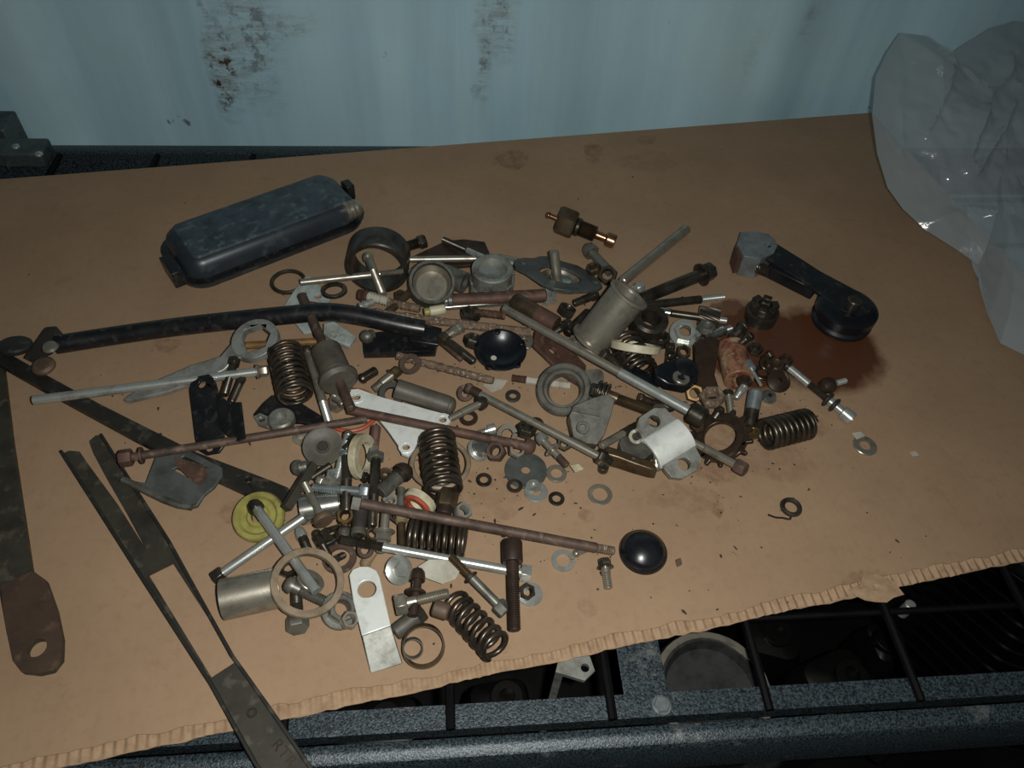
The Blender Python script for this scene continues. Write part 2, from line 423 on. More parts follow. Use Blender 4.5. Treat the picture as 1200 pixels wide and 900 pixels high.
def washer(label, c, ro, ri, t=2.2, m='zinc', name='flat_washer', cat='washer', group='loose washers', tilt=True, rot=None, kind='flat', z=None):
    k = mpp(*c); T = Thing(name, label, cat, group); ro, ri, t = ro*k, ri*k, t*k
    if kind == 'flat': g = tube(0, t, ro, ri, 32, axis='Z')
    elif kind == 'oring': g = mv(torus(ro-t/2, t/2, 44, 10), z=t/2)
    elif kind == 'lock': # split spring washer
        n = 30; V = []; Fc = []
        for i in range(n+1):
            q = .12+(2*pi-.24)*i/n; dz = t*.5*i/n
            for (rr, zz) in ((ri, 0), (ro, 0), (ro, t), (ri, t)): V.append((rr*cos(q), rr*sin(q), zz+dz))
        for i in range(n):
            for j in range(4): Fc.append((i*4+j, i*4+(j+1) % 4, i*4+4+(j+1) % 4, i*4+4+j))
        g = (V, Fc+[(3, 2, 1, 0), tuple(n*4+q for q in range(4))])
    elif kind == 'cup': g = lathe([(0, ri*1.0), (0, ro), (t*.35, ro), (t, ri*1.3), (t, ri)], 32, 'Z', True)
    T.part('ring', g, m); return T.settle(c, rot, tilt, z=z)

def nut(label, c, r, h=9, m='dark_steel', tilt=True, rot=None, flange=False, name='hex_nut', group='loose nuts'):
    k = mpp(*c); r, h = r*k, h*k; T = Thing(name, label, 'nut', group); R = Matrix.Rotation(random.uniform(0, 1), 3, 'Z')
    if flange:
        T.part('flange', tube(0, h*.28, r*1.25, r*.5, 28, axis='Z'), m); T.part('hex_body', hexa_ring(h*.25, h, r*.95, r*.5, 'Z'), m)
    else: T.part('body', hexa_ring(0, h, r, r*.52, 'Z'), m)
    return T.settle(c, (rot or Matrix.Identity(3)) @ R, tilt)

def plate(label, poly, holes=(), t=.003, m='steel', name='bracket_plate', cat='plate', group=None, c=None, zg=0.0, extra=None, tilt=True, z=None, sink=0, hm=None):
    """flat plate whose outline is given in pixels as seen lying at height zg"""
    cx = sum(p[0] for p in poly)/len(poly); cy = sum(p[1] for p in poly)/len(poly); c = c or (cx, cy); o = pt(*c, zg)
    W_ = lambda x, y: ((pt(x, y, zg)-o).x, (pt(x, y, zg)-o).y)
    hs = []
    for h in holes:
        if len(h) == 3: kk = mpp(h[0], h[1], zg); x, y = W_(h[0], h[1]); hs.append(circ(x, y, h[2]*kk, 18))
        else: hs.append([W_(*p) for p in h])
    T = Thing(name, label, cat, group); T.part('body', prism([W_(*p) for p in poly], 0, t, hs), m, bevel=min(.0006, t*.2))
    if extra: extra(T, W_, o)
    return T.settle(c, None, tilt, z=z, sink=sink)

def upright(label, c, parts, name, cat, group=None, tilt=True, rot=None, sink=0, z=None):
    """parts: list of (name, [(z px, r px)], material, seg, closed) turned around the vertical"""
    k = mpp(*c); T = Thing(name, label, cat, group)
    for p in parts:
        nm, prof, mm = p[:3]; seg = p[3] if len(p) > 3 else 32; cl = p[4] if len(p) > 4 else False
        T.part(nm, lathe([(z_*k, r_*k) for z_, r_ in prof], seg, 'Z', cl), mm)
    return T.settle(c, rot, tilt, sink=sink, z=z)
def tiltm(ax, deg): return Matrix.Rotation(radians(deg), 3, Vector(ax))
def toward(az, el):
    """rotation taking +Z to a direction with compass az (0 = away from camera, 90 = right) and elevation el"""
    d = (_r*sin(radians(az)) + Vector((FW.x, FW.y, 0)).normalized()*cos(radians(az)))*cos(radians(el)) + Vector((0, 0, 1))*sin(radians(el))
    return Vector((0, 0, 1)).rotation_difference(d).to_matrix()

# ================================================================== the setting
def nd(nt, t, **kw):
    n = nt.nodes.new(t)
    for k_, v in kw.items(): setattr(n, k_, v)
    return n
def mth(nt, op, a, b=None, c=None):
    n = nt.nodes.new('ShaderNodeMath'); n.operation = op
    for i, v in enumerate((a, b, c)):
        if v is None: continue
        if hasattr(v, 'is_output'): nt.links.new(v, n.inputs[i])
        else: n.inputs[i].default_value = v
    return n.outputs[0]
def rmap(nt, v, a, b, c=0.0, d=1.0):
    n = nt.nodes.new('ShaderNodeMapRange'); nt.links.new(v, n.inputs[0])
    for i, q in enumerate((a, b, c, d)): n.inputs[i+1].default_value = q
    return n.outputs[0]
def cmix(nt, f, a, b):
    n = nt.nodes.new('ShaderNodeMix'); n.data_type = 'RGBA'
    if hasattr(f, 'is_output'): nt.links.new(f, n.inputs[0])
    else: n.inputs[0].default_value = f
    for i, v in ((6, a), (7, b)):
        if hasattr(v, 'is_output'): nt.links.new(v, n.inputs[i])
        else: n.inputs[i].default_value = v
    return n.outputs[2]
def nz(nt, vec, scale, detail=5, rough=.6, out='Fac'):
    n = nt.nodes.new('ShaderNodeTexNoise'); n.inputs['Scale'].default_value = scale; n.inputs['Detail'].default_value = detail; n.inputs['Roughness'].default_value = rough
    nt.links.new(vec, n.inputs['Vector']); return n.outputs[out]
def scl(nt, vec, s):
    n = nt.nodes.new('ShaderNodeVectorMath'); n.operation = 'MULTIPLY'; nt.links.new(vec, n.inputs[0]); n.inputs[1].default_value = s; return n.outputs[0]
def addv(nt, a, b):
    n = nt.nodes.new('ShaderNodeVectorMath'); n.operation = 'ADD'
    for i, v in enumerate((a, b)):
        if hasattr(v, 'is_output'): nt.links.new(v, n.inputs[i])
        else: n.inputs[i].default_value = v
    return n.outputs[0]
def ellipse(nt, vec, c, r, axes=(0, 1)):
    """distance from centre c in units of radii r"""
    inv = [0, 0, 0]; off = [0, 0, 0]
    for a_, cc, rr in zip(axes, c, r): inv[a_] = 1/rr; off[a_] = -cc
    v = scl(nt, addv(nt, vec, tuple(off)), tuple(inv))
    n = nt.nodes.new('ShaderNodeVectorMath'); n.operation = 'LENGTH'; nt.links.new(v, n.inputs[0]); return n.outputs['Value']
def newmat(name):
    m = bpy.data.materials.new(name); m.use_nodes = True; MATS[name] = m; return m, m.node_tree, m.node_tree.nodes['Principled BSDF']
def obj(name, geo, m, parent=None, label=None, cat=None, group=None, kind=None, bevel=0, smooth=35):
    me = bpy.data.meshes.new(name); me.from_pydata([tuple(v) for v in geo[0]], [], [list(f) for f in geo[1]]); me.update()
    me.materials.append(MATS[m] if isinstance(m, str) else m)
    if smooth: me.shade_smooth(); me.set_sharp_from_angle(angle=radians(smooth))
    o = bpy.data.objects.new(name, me); COL.objects.link(o); o.parent = parent
    for k_, v in (('label', label), ('category', cat), ('group', group), ('kind', kind)):
        if v: o[k_] = v
    if bevel:
        bv = o.modifiers.new('bevel', 'BEVEL'); bv.width = bevel; bv.segments = 2; bv.limit_method = 'ANGLE'; bv.angle_limit = radians(40)
    return o
def empty(name, label, cat, loc=(0, 0, 0), group=None):
    o = bpy.data.objects.new(name, None); o.empty_display_size = .02; COL.objects.link(o); o.location = loc; o['label'] = label; o['category'] = cat
    if group: o['group'] = group
    return o

ZD = -0.0045            # top of the wire deck, the underside of the cardboard
ZL = ZD - 0.004         # beam ledge
yr_back = pt(300, 157, 0.006).y; yr_front = pt(300, 169, 0.006).y; yr_ledge = pt(300, 182, ZL).y
yf_in = pt(900, 804, ZL).y; yf_mid = pt(900, 832, ZL).y; yf_b = pt(900, 840, ZL).y; yf_f = pt(900, 868, ZL).y
YW = yr_back + 0.075

# --- container wall: trapezoid corrugation, painted pale blue green
wm, nt, b = newmat('container_paint')
tc = nd(nt, 'ShaderNodeTexCoord').outputs['Object']
streak = nz(nt, scl(nt, tc, (14, 14, 1.2)), 1.0, 6, .65); cloud = nz(nt, tc, 5, 5)
col = cmix(nt, rmap(nt, streak, .35, .7), lin((186, 222, 232)), lin((158, 196, 210)))
col = cmix(nt, rmap(nt, cloud, .45, .75), col, lin((176, 204, 210)))
fine = nz(nt, scl(nt, tc, (30, 30, 160)), 1.0, 8, .8)
fl2 = nz(nt, tc, 70, 7, .75); warp = addv(nt, tc, scl(nt, nz(nt, tc, 16, 4, .6, 'Color'), (.05, 0, .05)))
fac = None
for (px, py, rx, ry, st) in ((290, 40, 46, 95, .8), (264, 85, 26, 60, 1.3), (256, 75, 8, 80, .9), (320, 30, 46, 22, .6), (588, 30, 26, 45, .85), (566, 60, 12, 80, .7), (955, 25, 14, 28, .5), (880, 70, 10, 40, .3)):
    c = pty(px, py, YW); kk = (c-CAM).dot(FW)/F
    e = ellipse(nt, warp, (c.x+.025, c.z+.025), (rx*kk, ry*kk*1.25), (0, 2))
    f_ = mth(nt, 'MULTIPLY', rmap(nt, e, 1.05, .35), st); fac = f_ if fac is None else mth(nt, 'MAXIMUM', fac, f_)
smear = mth(nt, 'MULTIPLY', fac, rmap(nt, fine, .42, .66))
dark = mth(nt, 'MULTIPLY', mth(nt, 'POWER', fac, 2.0), rmap(nt, fl2, .50, .58))
col = cmix(nt, mth(nt, 'MULTIPLY', smear, .8), col, lin((122, 112, 94)))
col = cmix(nt, mth(nt, 'MULTIPLY', dark, .85), col, lin((62, 50, 40)))
sp = rmap(nt, nz(nt, tc, 42, 3, .5), .73, .77); col = cmix(nt, mth(nt, 'MULTIPLY', sp, .75), col, lin((78, 76, 70)))
nt.links.new(col, b.inputs['Base Color']); b.inputs['Roughness'].default_value = .52
xs = [pty(px, 80, YW).x for px in (292, 588)]; per = max(.26, min(.34, xs[1]-xs[0])); x0 = xs[0]
prof = []
for q in range(-6, 8):
    xc = x0+q*per
    prof += [(xc-per*.14, YW-.0), (xc+per*.14, YW), (xc+per*.36, YW+.017), (xc+per*.64, YW+.017)]
V = []; Fc = []
for x_, y_ in prof: V += [(x_, y_, -.95), (x_, y_, 1.3)]
for i in range(len(prof)-1): Fc.append((2*i, 2*i+2, 2*i+3, 2*i+1))
wo = obj('wall_back', (V, Fc), wm, kind='structure', smooth=0, label='pale blue green corrugated steel container wall with scuffs')
bv = wo.modifiers.new('bevel', 'BEVEL'); bv.width = .012; bv.segments = 4; bv.limit_method = 'ANGLE'; bv.angle_limit = radians(15)
mat('floor_grime', (52, 46, 40), (32, 29, 26), 0, .8, scale=8)
obj('floor', box(-2, 2, -1.2, YW+.05, -.97, -.95), 'floor_grime', kind='structure', label='dark container floor far below the shelf')

# --- hammertone paint of the shelf
hm_, nt, b = newmat('hammertone')
tc = nd(nt, 'ShaderNodeTexCoord').outputs['Object']
vor = nd(nt, 'ShaderNodeTexVoronoi'); vor.inputs['Scale'].default_value = 620; nt.links.new(addv(nt, tc, scl(nt, nz(nt, tc, 300, 3, .6, 'Color'), (.002, .002, .002))), vor.inputs['Vector'])
hn = nz(nt, tc, 760, 4, .6)
hcol = cmix(nt, rmap(nt, hn, .40, .62), lin((20, 25, 28)), lin((66, 79, 85)))
wear = mth(nt, 'MULTIPLY', rmap(nt, nz(nt, tc, 26, 8, .75), .60, .68), .55)
hcol = cmix(nt, wear, hcol, lin((120, 122, 118)))
nt.links.new(hcol, b.inputs['Base Color']); b.inputs['Roughness'].default_value = .34; b.inputs['Metallic'].default_value = .25
bp = nd(nt, 'ShaderNodeBump'); bp.inputs['Strength'].default_value = .6; bp.inputs['Distance'].default_value = .0006; nt.links.new(hn, bp.inputs['Height']); nt.links.new(bp.outputs[0], b.inputs['Normal'])
mat('beam_front', (30, 32, 34), (20, 22, 23), .2, .4)
# rear beam carries the same paint as the front
XL, XR = -.62, .95
def beam_profile(yb, yf, yledge, s):
    """rounded box beam from yb to yf at top z=0 with an inner ledge reaching yledge; s = +1 ledge lies at larger y"""
    t = .003; w = []
    outer = yf; inner = yb
    w = [(outer, -.055), (outer, -.006), (outer+s*.002, -.0018), (outer+s*.006, 0.0), (inner-s*.003, 0.0), (inner, -.0015), (inner, ZL), (yledge, ZL), (yledge, ZL-.012), (yledge-s*.002, ZL-.012), (yledge-s*.002, ZL-.0022), (inner-s*.002, ZL-.0022), (inner-s*.002, -.055)]
    return w
def extr(w, xa, xb):
    n = len(w); V = [(xa, y, z) for y, z in w]+[(xb, y, z) for y, z in w]
    Fc = [(i, (i+1) % n, n+(i+1) % n, n+i) for i in range(n)]
    tri = tessellate_polygon([[Vector((y, z, 0)) for y, z in w]])
    Fc += [tuple(t) for t in tri]+[tuple(i+n for i in t) for t in tri]
    return fixn((V, Fc))
shelf = empty('shelf', 'grey black hammertone steel shelf with a wire deck under the cardboard', 'shelf', (0, 0, 0))
zb0 = ZL+.001
obj('front_beam', extr([(yf_f, -.06), (yf_f, zb0-.006), (yf_f+.002, zb0-.002), (yf_f+.006, zb0), (yf_b-.004, zb0), (yf_b-.001, zb0-.001), (yf_b, zb0-.004), (yf_b, -.06)], XL, XR), hm_, shelf, label='speckled hammertone front beam with scratches')
obj('front_ledge', extr([(yf_mid, ZL-.014), (yf_mid, ZL), (yf_in, ZL), (yf_in, ZL-.014), (yf_in-.002, ZL-.014), (yf_in-.002, ZL-.0022), (yf_mid+.002, ZL-.0022), (yf_mid+.002, ZL-.014)], XL, XR), hm_, shelf)
obj('rear_beam', extr([(y, z-.005) for y, z in beam_profile(yr_front, yr_back, yr_ledge, -1)], XL, XR), hm_, shelf)
# support strip with bolt
sb0, sb1 = pt(752, 800, ZL), pt(752, 800, ZL)
xs0 = pt(733, 822, ZL-.001).x; xs1 = pt(785, 816, ZL-.001).x
obj('support_bar', box(xs0, xs1, yf_in-.003, yr_ledge+.004, ZL-.0045, ZL-.0025), hm_, shelf, bevel=.0005)
bc = pt(775, 827, ZL); bk = mpp(775, 827)
obj('deck_bolt', mv(join(hexa(0, .004, 10*bk, axis='Z'), tube(-.0001, .001, 12*bk, 4*bk, 24, axis='Z')), bc.x, bc.y, bc.z), 'blue_zinc', shelf, label='blue zinc bolt head')
wx = [pt(px, 838-.065*(px-722), ZD).x for px in (528, 722, 905, 1080)]; stp = (wx[3]-wx[0])/3
for q in range(-5, 6):
    x = wx[0]+q*stp
    obj('deck_wire', sweep([(x, yf_mid-.0005, ZL+.0012), (x, yf_in, ZL+.0016), (x, yf_in+.02, ZD-.0026), (x, yr_ledge-.02, ZD-.0026), (x, yr_front-.001, ZL+.0015)], .0029, 8), 'black_wire', shelf)
yy = yf_in+.045
while yy < yr_ledge-.02:
    obj('cross_wire', sweep([(XL+.01, yy, ZD-.0075), (XR-.01, yy, ZD-.0075)], .0024, 8), 'black_wire', shelf); yy += .075
# rear left post with end clip
pc = pt(8, 160, .0)
obj('post', extr([(pc.y+.03, -.9), (pc.y+.03, .012), (pc.y-.006, .012), (pc.y-.006, -.9)], pc.x-.09, pc.x+.004), 'post_grey', shelf, bevel=.002)
c2 = pt(38, 172, .006)
obj('end_clip', box(pc.x-.02, c2.x+.013, c2.y-.014, c2.y+.014, -.01, .008), 'post_grey', shelf, bevel=.003)
for (px, py) in ((18, 171), (45, 180)):
    q = pt(px, py, .009); obj('rivet', mv(lathe([(0, .004), (.0015, .0035), (.0025, .002), (.0028, 0)], 14, 'Z'), q.x, q.y, q.z-.001), 'zinc', shelf)
obj('gusset', prism([(p.x, p.y) for p in (pt(4, 184, .003), pt(20, 182, .003), pt(8, 196, .003))], 0, .003), 'post_grey', shelf)
# lower deck
obj('lower_deck', box(XL, XR, yf_f, YW-.03, -.275, -.26), 'lower_dark', shelf)

# --- cardboard sheet
BL, BR, FL, FR = pt(0, 210), pt(1022, 132), pt(90, 893), pt(1200, 655)
ex = (BR-BL).normalized(); ey = Vector((-ex.y, ex.x, 0)); O = FL.copy()
depth = (BL-O).dot(ey); xr = (BR-O).dot(ex); xl = (BL-O).dot(ex)-.16
fr_sl = ((FR-O).dot(ey))/((FR-O).dot(ex))
def cb(u, v, z=0): p = O+ex*u+ey*v; return (p.x, p.y, z)
cm, nt, b = newmat('cardboard')
tc = nd(nt, 'ShaderNodeTexCoord').outputs['Object']
base = cmix(nt, rmap(nt, nz(nt, tc, 9, 6, .6), .35, .7), lin((151, 125, 98)), lin((138, 113, 87)))
base = cmix(nt, mth(nt, 'MULTIPLY', rmap(nt, nz(nt, tc, 130, 6, .7), .5, .75), .35), base, lin((124, 95, 70)))
# fluting shadowless print-through: very faint lines along the flutes
rt = nd(nt, 'ShaderNodeVectorRotate'); rt.rotation_type = 'Z_AXIS'; nt.links.new(tc, rt.inputs['Vector']); rt.inputs['Angle'].default_value = -atan2(ex.y, ex.x)
wv = nd(nt, 'ShaderNodeTexWave'); wv.inputs['Scale'].default_value = 52; nt.links.new(rt.outputs[0], wv.inputs['Vector'])
base = cmix(nt, mth(nt, 'MULTIPLY', rmap(nt, nz(nt, scl(nt, tc, (1, 1, 1)), 38, 7, .72), .58, .70), .22), base, lin((104, 76, 54)))
warp = addv(nt, tc, scl(nt, addv(nt, nz(nt, tc, 34, 4, .6, 'Color'), (-.5, -.5, -.5)), (.03, .03, 0)))
oil = None; st = None
for (px, py, rx, ry, kind) in ((962, 409, 74, 46, 1), (895, 395, 62, 38, 1), (880, 428, 46, 30, 1), (860, 372, 34, 18, .8),
        (600, 186, 19, 12, .55), (694, 179, 13, 11, .5), (758, 165, 12, 7, .4), (195, 405, 16, 8, .55), (845, 540, 42, 24, .5), (840, 590, 12, 10, .6), (1020, 690, 40, 16, .6), (1155, 663, 22, 9, .8), (690, 606, 9, 9, .4), (905, 540, 50, 22, .25), (760, 190, 40, 12, .2), (270, 600, 12, 14, .4), (955, 500, 14, 10, .5), (590, 600, 16, 10, .3), (580, 760, 18, 9, .3), (560, 575, 60, 20, .25), (800, 585, 60, 14, .3), (690, 710, 10, 12, .3), (890, 490, 60, 30, .4)):
    c = pt(px, py); kk = mpp(px, py); sy = kk/ max(.4, -ray(px, py).normalized().z)
    e = ellipse(nt, warp, (c.x, c.y), (rx*kk, ry*sy)); f_ = mth(nt, 'MULTIPLY', rmap(nt, e, 1.08, .82), kind)
    if kind >= .8 and py < 500: oil = f_ if oil is None else mth(nt, 'MAXIMUM', oil, f_)
    else: st = f_ if st is None else mth(nt, 'MAXIMUM', st, f_)
st = mth(nt, 'MULTIPLY', st, rmap(nt, nz(nt, tc, 110, 6, .7), .36, .6))
base = cmix(nt, st, base, lin((94, 62, 40)))
base = cmix(nt, mth(nt, 'MULTIPLY', oil, .93), base, lin((72, 37, 20)))
nt.links.new(base, b.inputs['Base Color'])
nt.links.new(rmap(nt, oil, .3, .9, .82, .32), b.inputs['Roughness'])
bp = nd(nt, 'ShaderNodeBump'); bp.inputs['Strength'].default_value = .12; bp.inputs['Distance'].default_value = .0005
nt.links.new(mth(nt, 'ADD', mth(nt, 'MULTIPLY', wv.outputs['Fac'], .35), nz(nt, tc, 260, 4)), bp.inputs['Height']); nt.links.new(bp.outputs[0], b.inputs['Normal'])
mat('cardboard_raw', (156, 130, 102), (134, 108, 83), 0, .85, scale=120)

sheet = empty('cardboard_sheet', 'flat brown corrugated cardboard sheet under all the parts, front edge torn', 'cardboard', (0, 0, 0))
random.seed(4)
nfr = 260; front = []; j = 0
for i in range(nfr+1):
    u = xl+(xr-xl+.25)*i/nfr; j = j*.7+random.uniform(-.0012, .0012)
    front.append((u, fr_sl*u+.0072+j+.0013*noise.noise((u*14, 3, 0))))
up_ = xr+.25
poly = [cb(u, v)[:2] for u, v in front]+[cb(up_, depth)[:2]]
# right edge of the sheet: straight back corner at the bag
poly = [cb(u, v)[:2] for u, v in front if u <= xr+.001]+[cb(xr, depth)[:2], cb(xl, depth)[:2]]
obj('top_liner', prism(poly, -.0007, 0), cm, sheet)
poly2 = [cb(u, fr_sl*u+.0006*random.uniform(-1, 1)+.0012*noise.noise((u*20, 7, 0)))[:2] for u, v in front if u <= xr+.001]+[cb(xr, depth)[:2], cb(xl, depth)[:2]]
obj('bottom_liner', prism(poly2, ZD, ZD+.0007), 'cardboard_raw', sheet)
V = []; Fc = []; nu = int((xr-xl)/.00075); rows = 6
for i in range(nu+1):
    u = xl+(xr-xl)*i/nu; w = sin(2*pi*u/.006+1.3*noise.noise((u*40, 2, 0)))
    for r_ in range(rows):
        v = fr_sl*u+.0105-.0102*r_/(rows-1)+ (0.001*noise.noise((u*60, 1, r_)) if r_ > 2 else 0)
        amp = .00155*(.45+.55*max(0, min(1, .5+1.6*noise.noise((u*5, 9, 0))+.9*(u-.3))))*(1-.55*max(0, r_-1)/(rows-2)); V.append(cb(u, v, ZD+.0009+amp+w*amp))
for i in range(nu):
    for r_ in range(rows-1): q = i*rows+r_; Fc.append((q, q+1, q+rows+1, q+rows))
obj('flute_strip', (V, Fc), 'cardboard_raw', sheet, smooth=60)
# torn flap near the right
tf = pt(1026, 690); V = []; Fc = []
for a_ in range(14):
    for r_ in range(5):
        t = 2*pi*a_/14; rr = .0030*r_*(1+.8*noise.noise((a_*.9, 2, 1)))
        V.append((tf.x+rr*cos(t)*1.35, tf.y+rr*sin(t)*.8, .0003+max(0, .0012*sin(r_*1.1)*(1+noise.noise((a_*1.3, r_, 0))))*(.4 if r_ > 3 else 1)))
for a_ in range(14):
    for r_ in range(4): q = a_*5+r_; q2 = ((a_+1) % 14)*5+r_; Fc.append((q, q+1, q2+1, q2))
obj('torn_flap', (V, Fc), 'cardboard_raw', sheet, smooth=25)

# --- clear plastic bag
bm_, nt, b = newmat('clear_plastic')
b.inputs['Base Color'].default_value = lin((188, 200, 204)); b.inputs['Roughness'].default_value = .15; b.inputs['Specular IOR Level'].default_value = .9
tr = nd(nt, 'ShaderNodeBsdfTransparent'); tr.inputs[0].default_value = (.95, .97, .97, 1); mx = nd(nt, 'ShaderNodeMixShader'); mx.inputs[0].default_value = .20
lw = nd(nt, 'ShaderNodeLayerWeight'); lw.inputs['Blend'].default_value = .25
nt.links.new(mth(nt, 'ADD', mth(nt, 'MULTIPLY', lw.outputs['Facing'], .25), .30), mx.inputs[0])
nt.links.new(tr.outputs[0], mx.inputs[1]); nt.links.new(b.outputs[0], mx.inputs[2]); nt.links.new(mx.outputs[0], nt.nodes['Material Output'].inputs['Surface'])
tcb = nd(nt, 'ShaderNodeTexCoord').outputs['Object']
bpb = nd(nt, 'ShaderNodeBump'); bpb.inputs['Strength'].default_value = .25; bpb.inputs['Distance'].default_value = .003; nt.links.new(nz(nt, tcb, 55, 4, .55), bpb.inputs['Height']); nt.links.new(bpb.outputs[0], b.inputs['Normal'])
out = [(1022, 135), (1026, 90), (1040, 60), (1055, 38), (1088, 42), (1098, 62), (1106, 69), (1130, 52), (1160, 33), (1190, 24), (1250, 30), (1310, 90), (1330, 200), (1310, 330), (1260, 420), (1200, 416), (1172, 402), (1158, 370), (1148, 335), (1146, 310), (1120, 292), (1085, 270), (1058, 245), (1040, 220), (1028, 180)]
def zb(py): return .004+.115*max(0, min(1, (330-py)/300))**1.2
o3 = [pt(x, y, zb(y)) for x, y in out]; cpx = (1150, 190); c3 = pt(*cpx, zb(190))
dens = []
for i in range(len(o3)):
    a, bb = o3[i], o3[(i+1) % len(o3)]; n_ = max(2, int((bb-a).length/.0035))
    dens += [a.lerp(bb, q/n_) for q in range(n_)]
NR = 44; nrm = (Vector((0, -.62, .78))).normalized(); nD = len(dens)
CR = [[(1112, 82), (1132, 126), (1156, 105), (1172, 70)], [(1132, 126), (1116, 160), (1110, 195), (1118, 214)], [(1118, 214), (1132, 185), (1158, 137), (1205, 98)], [(1100, 66), (1090, 100), (1076, 142), (1066, 166)], [(1050, 70), (1044, 130), (1050, 200)], [(1160, 215), (1185, 205), (1215, 222)], [(1150, 265), (1195, 255), (1230, 270)], [(1085, 262), (1120, 250), (1180, 262)], [(1155, 340), (1180, 330), (1210, 345)], [(1170, 380), (1195, 372), (1220, 385)], [(1185, 60), (1195, 40), (1210, 70)], [(1170, 110), (1200, 128), (1225, 120)]]
CRS = [(pt(*a_, zb(a_[1])), pt(*b_, zb(b_[1]))) for l_ in CR for a_, b_ in zip(l_[:-1], l_[1:])]
def ridge(p):
    r_ = 0
    for a_, b_ in CRS:
        d_ = b_-a_; t = max(0, min(1, (p-a_).dot(d_)/d_.length_squared)); q = (p-(a_+d_*t)).length
        if q < .03: r_ = max(r_, math.exp(-q/.0038))
    return r_
def crum(p, side):
    d_, _ = noise.voronoi(p*26+Vector((side*5, 1, 2))); d2, _ = noise.voronoi(p*60+Vector((side*3, 4, 2)))
    return (.010*ridge(p) if side > 0 else 0)+.008*(d_[1]-d_[0])+.003*(d2[1]-d2[0])+.018*noise.noise(p*9+Vector((side, 0, 0)))
V = []; Fc = []
for side in (1, -1):
    o_ = len(V); V.append(None); rows_ = []
    for r_ in range(1, NR+1):
        s_ = r_/NR; ids = []
        for k_ in range(nD):
            p = c3.lerp(dens[k_], s_); bulge = (1-s_**2.2)
            p0 = p; p = p+nrm*side*(bulge*(.035 if side > 0 else .028)+crum(p, side)*min(1, 3*(1-s_)))
            p.z = max(p.z, .0015 if side < 0 else .003); p.y = min(p.y, YW-.012)
            ids.append(len(V)); V.append(p)
        rows_.append(ids)
    p = c3+nrm*side*.035; p.z = max(p.z, .0015); V[o_] = p
    for k_ in range(nD):
        k2 = (k_+1) % nD; Fc.append((o_, rows_[0][k_], rows_[0][k2]))
        for r_ in range(NR-1): Fc.append((rows_[r_][k_], rows_[r_+1][k_], rows_[r_+1][k2], rows_[r_][k2]))
obj('plastic_bag', (V, Fc), bm_, label='crumpled clear plastic bag standing at the right against the container wall', cat='bag', smooth=25)

# --- things on the level below, seen through the wire deck
def low(name, label, cat, geo, m, px, z, rot=0, parts=(), group=None):
    T = Thing(name, label, cat, group); T.part('body', geo, m, bevel=0)
    for nm, g, mm in parts: T.part(nm, g, mm)
    p = pt(*px, z); M = Matrix.Translation((p.x, p.y, 0)) @ Matrix.Rotation(radians(rot), 4, 'Z'); M.translation.z = -.26; return T.build(M)
G_LOW = 'engine parts on the lower deck'
low('piston', 'dull grey piston with a bright rim below the deck, behind the bolted support bar', 'piston', lathe([(0, .030), (.0, .040), (.16, .041), (.165, .043), (.19, .043), (.197, .040), (.197, .034), (.190, .031), (.188, 0)], 36, 'Z'), 'lower_grey', (832, 812), -.07, 0, [('ring_groove', tube(.172, .176, .0436, .041, 36, axis='Z'), 'lower_dark'), ('bright_rim', tube(.191, .1985, .0405, .036, 36, axis='Z'), 'steel')], G_LOW)
fins = join(*[mv(prism(rrect(.062, .052, .012), 0, .0022, [circ(0, 0, .03, 24)]), z=.02+q*.0095) for q in range(19)])
T = Thing('finned_cylinder', 'dark finned engine cylinder below the deck at the right edge', 'engine part', G_LOW)
T.part('liner', tube(0, .165, .032, .027, 30, axis='Z'), 'lower_grey')
for q in range(14): T.part('fin', mv(prism(rrect(.062, .052, .012), 0, .0022, [circ(0, 0, .0315, 24)]), z=.02+q*.0105), 'lower_dark')
p = pt(1150, 745, -.08); M = Matrix.Translation((p.x+.035, p.y-.02, -.225)) @ Vector((0, 0, 1)).rotation_difference((UP*.85+RT*.38-FW*.25).normalized()).to_matrix().to_4x4(); T.build(M)
low('rubber_hose', 'black rubber hose curving below the deck beside the front beam', 'hose', sweep(smooth_path([(-.05, -.02, .10), (-.03, -.005, .165), (0, .0, .185), (.04, -.005, .175), (.07, -.03, .12)]), .008, 12), 'lower_dark', (1150, 806), -.075, 0, (), G_LOW)
def lump(hx, hy, h, sd):
    lp = []
    for i, (f_, z_) in enumerate(((1, 0), (1.02, h*.3), (.97, h*.6), (.9, h*.9), (.75, h), (.3, h*1.03))):
        lp.append([(x*f_*(1+.12*noise.noise((x*30, y*30, sd+i*.3))), y*f_*(1+.12*noise.noise((y*30, x*30, sd))), z_) for x, y in rrect(hx, hy, min(hx, hy)*.5)])
    return loft(lp)
for i, (px, hx, hy, h, rot, lab) in enumerate((((985, 800), .032, .028, .165, 20, 'dark cast housing below the deck between the piston and the hose'), ((900, 742), .032, .025, .11, -15, 'low dark casting below the deck under the cardboard edge'), ((585, 822), .028, .02, .14, 8, 'dark casting below the deck left of the support bar'), ((1035, 752), .012, .02, .13, 5, 'narrow dark casting below the deck in front of the fins'), ((440, 845), .04, .022, .12, 0, 'black casting below the deck nearest the slotted bar'))):
    low('engine_casting', lab, 'engine part', lump(hx, hy, h, i*7.0), 'lower_dark', px, -.26+h, rot, [('boss', mv(tube(h*.9, h*1.06, .012, .006, 20, axis='Z'), hx*.2, 0, 0), 'lower_dark')], G_LOW)
low('mounting_ear', 'pale metal ear with a bolt hole peeking from below the cardboard edge', 'bracket', join(prism([(-.012, -.008), (.007, -.008), (.012, 0), (.007, .008), (-.012, .009)], .235, .239, [circ(.0055, 0, .0028, 14)]), box(-.012, -.007, -.008, .008, .0, .236)), 'dull_aluminium', (676, 779), -.02, -20, (), G_LOW)
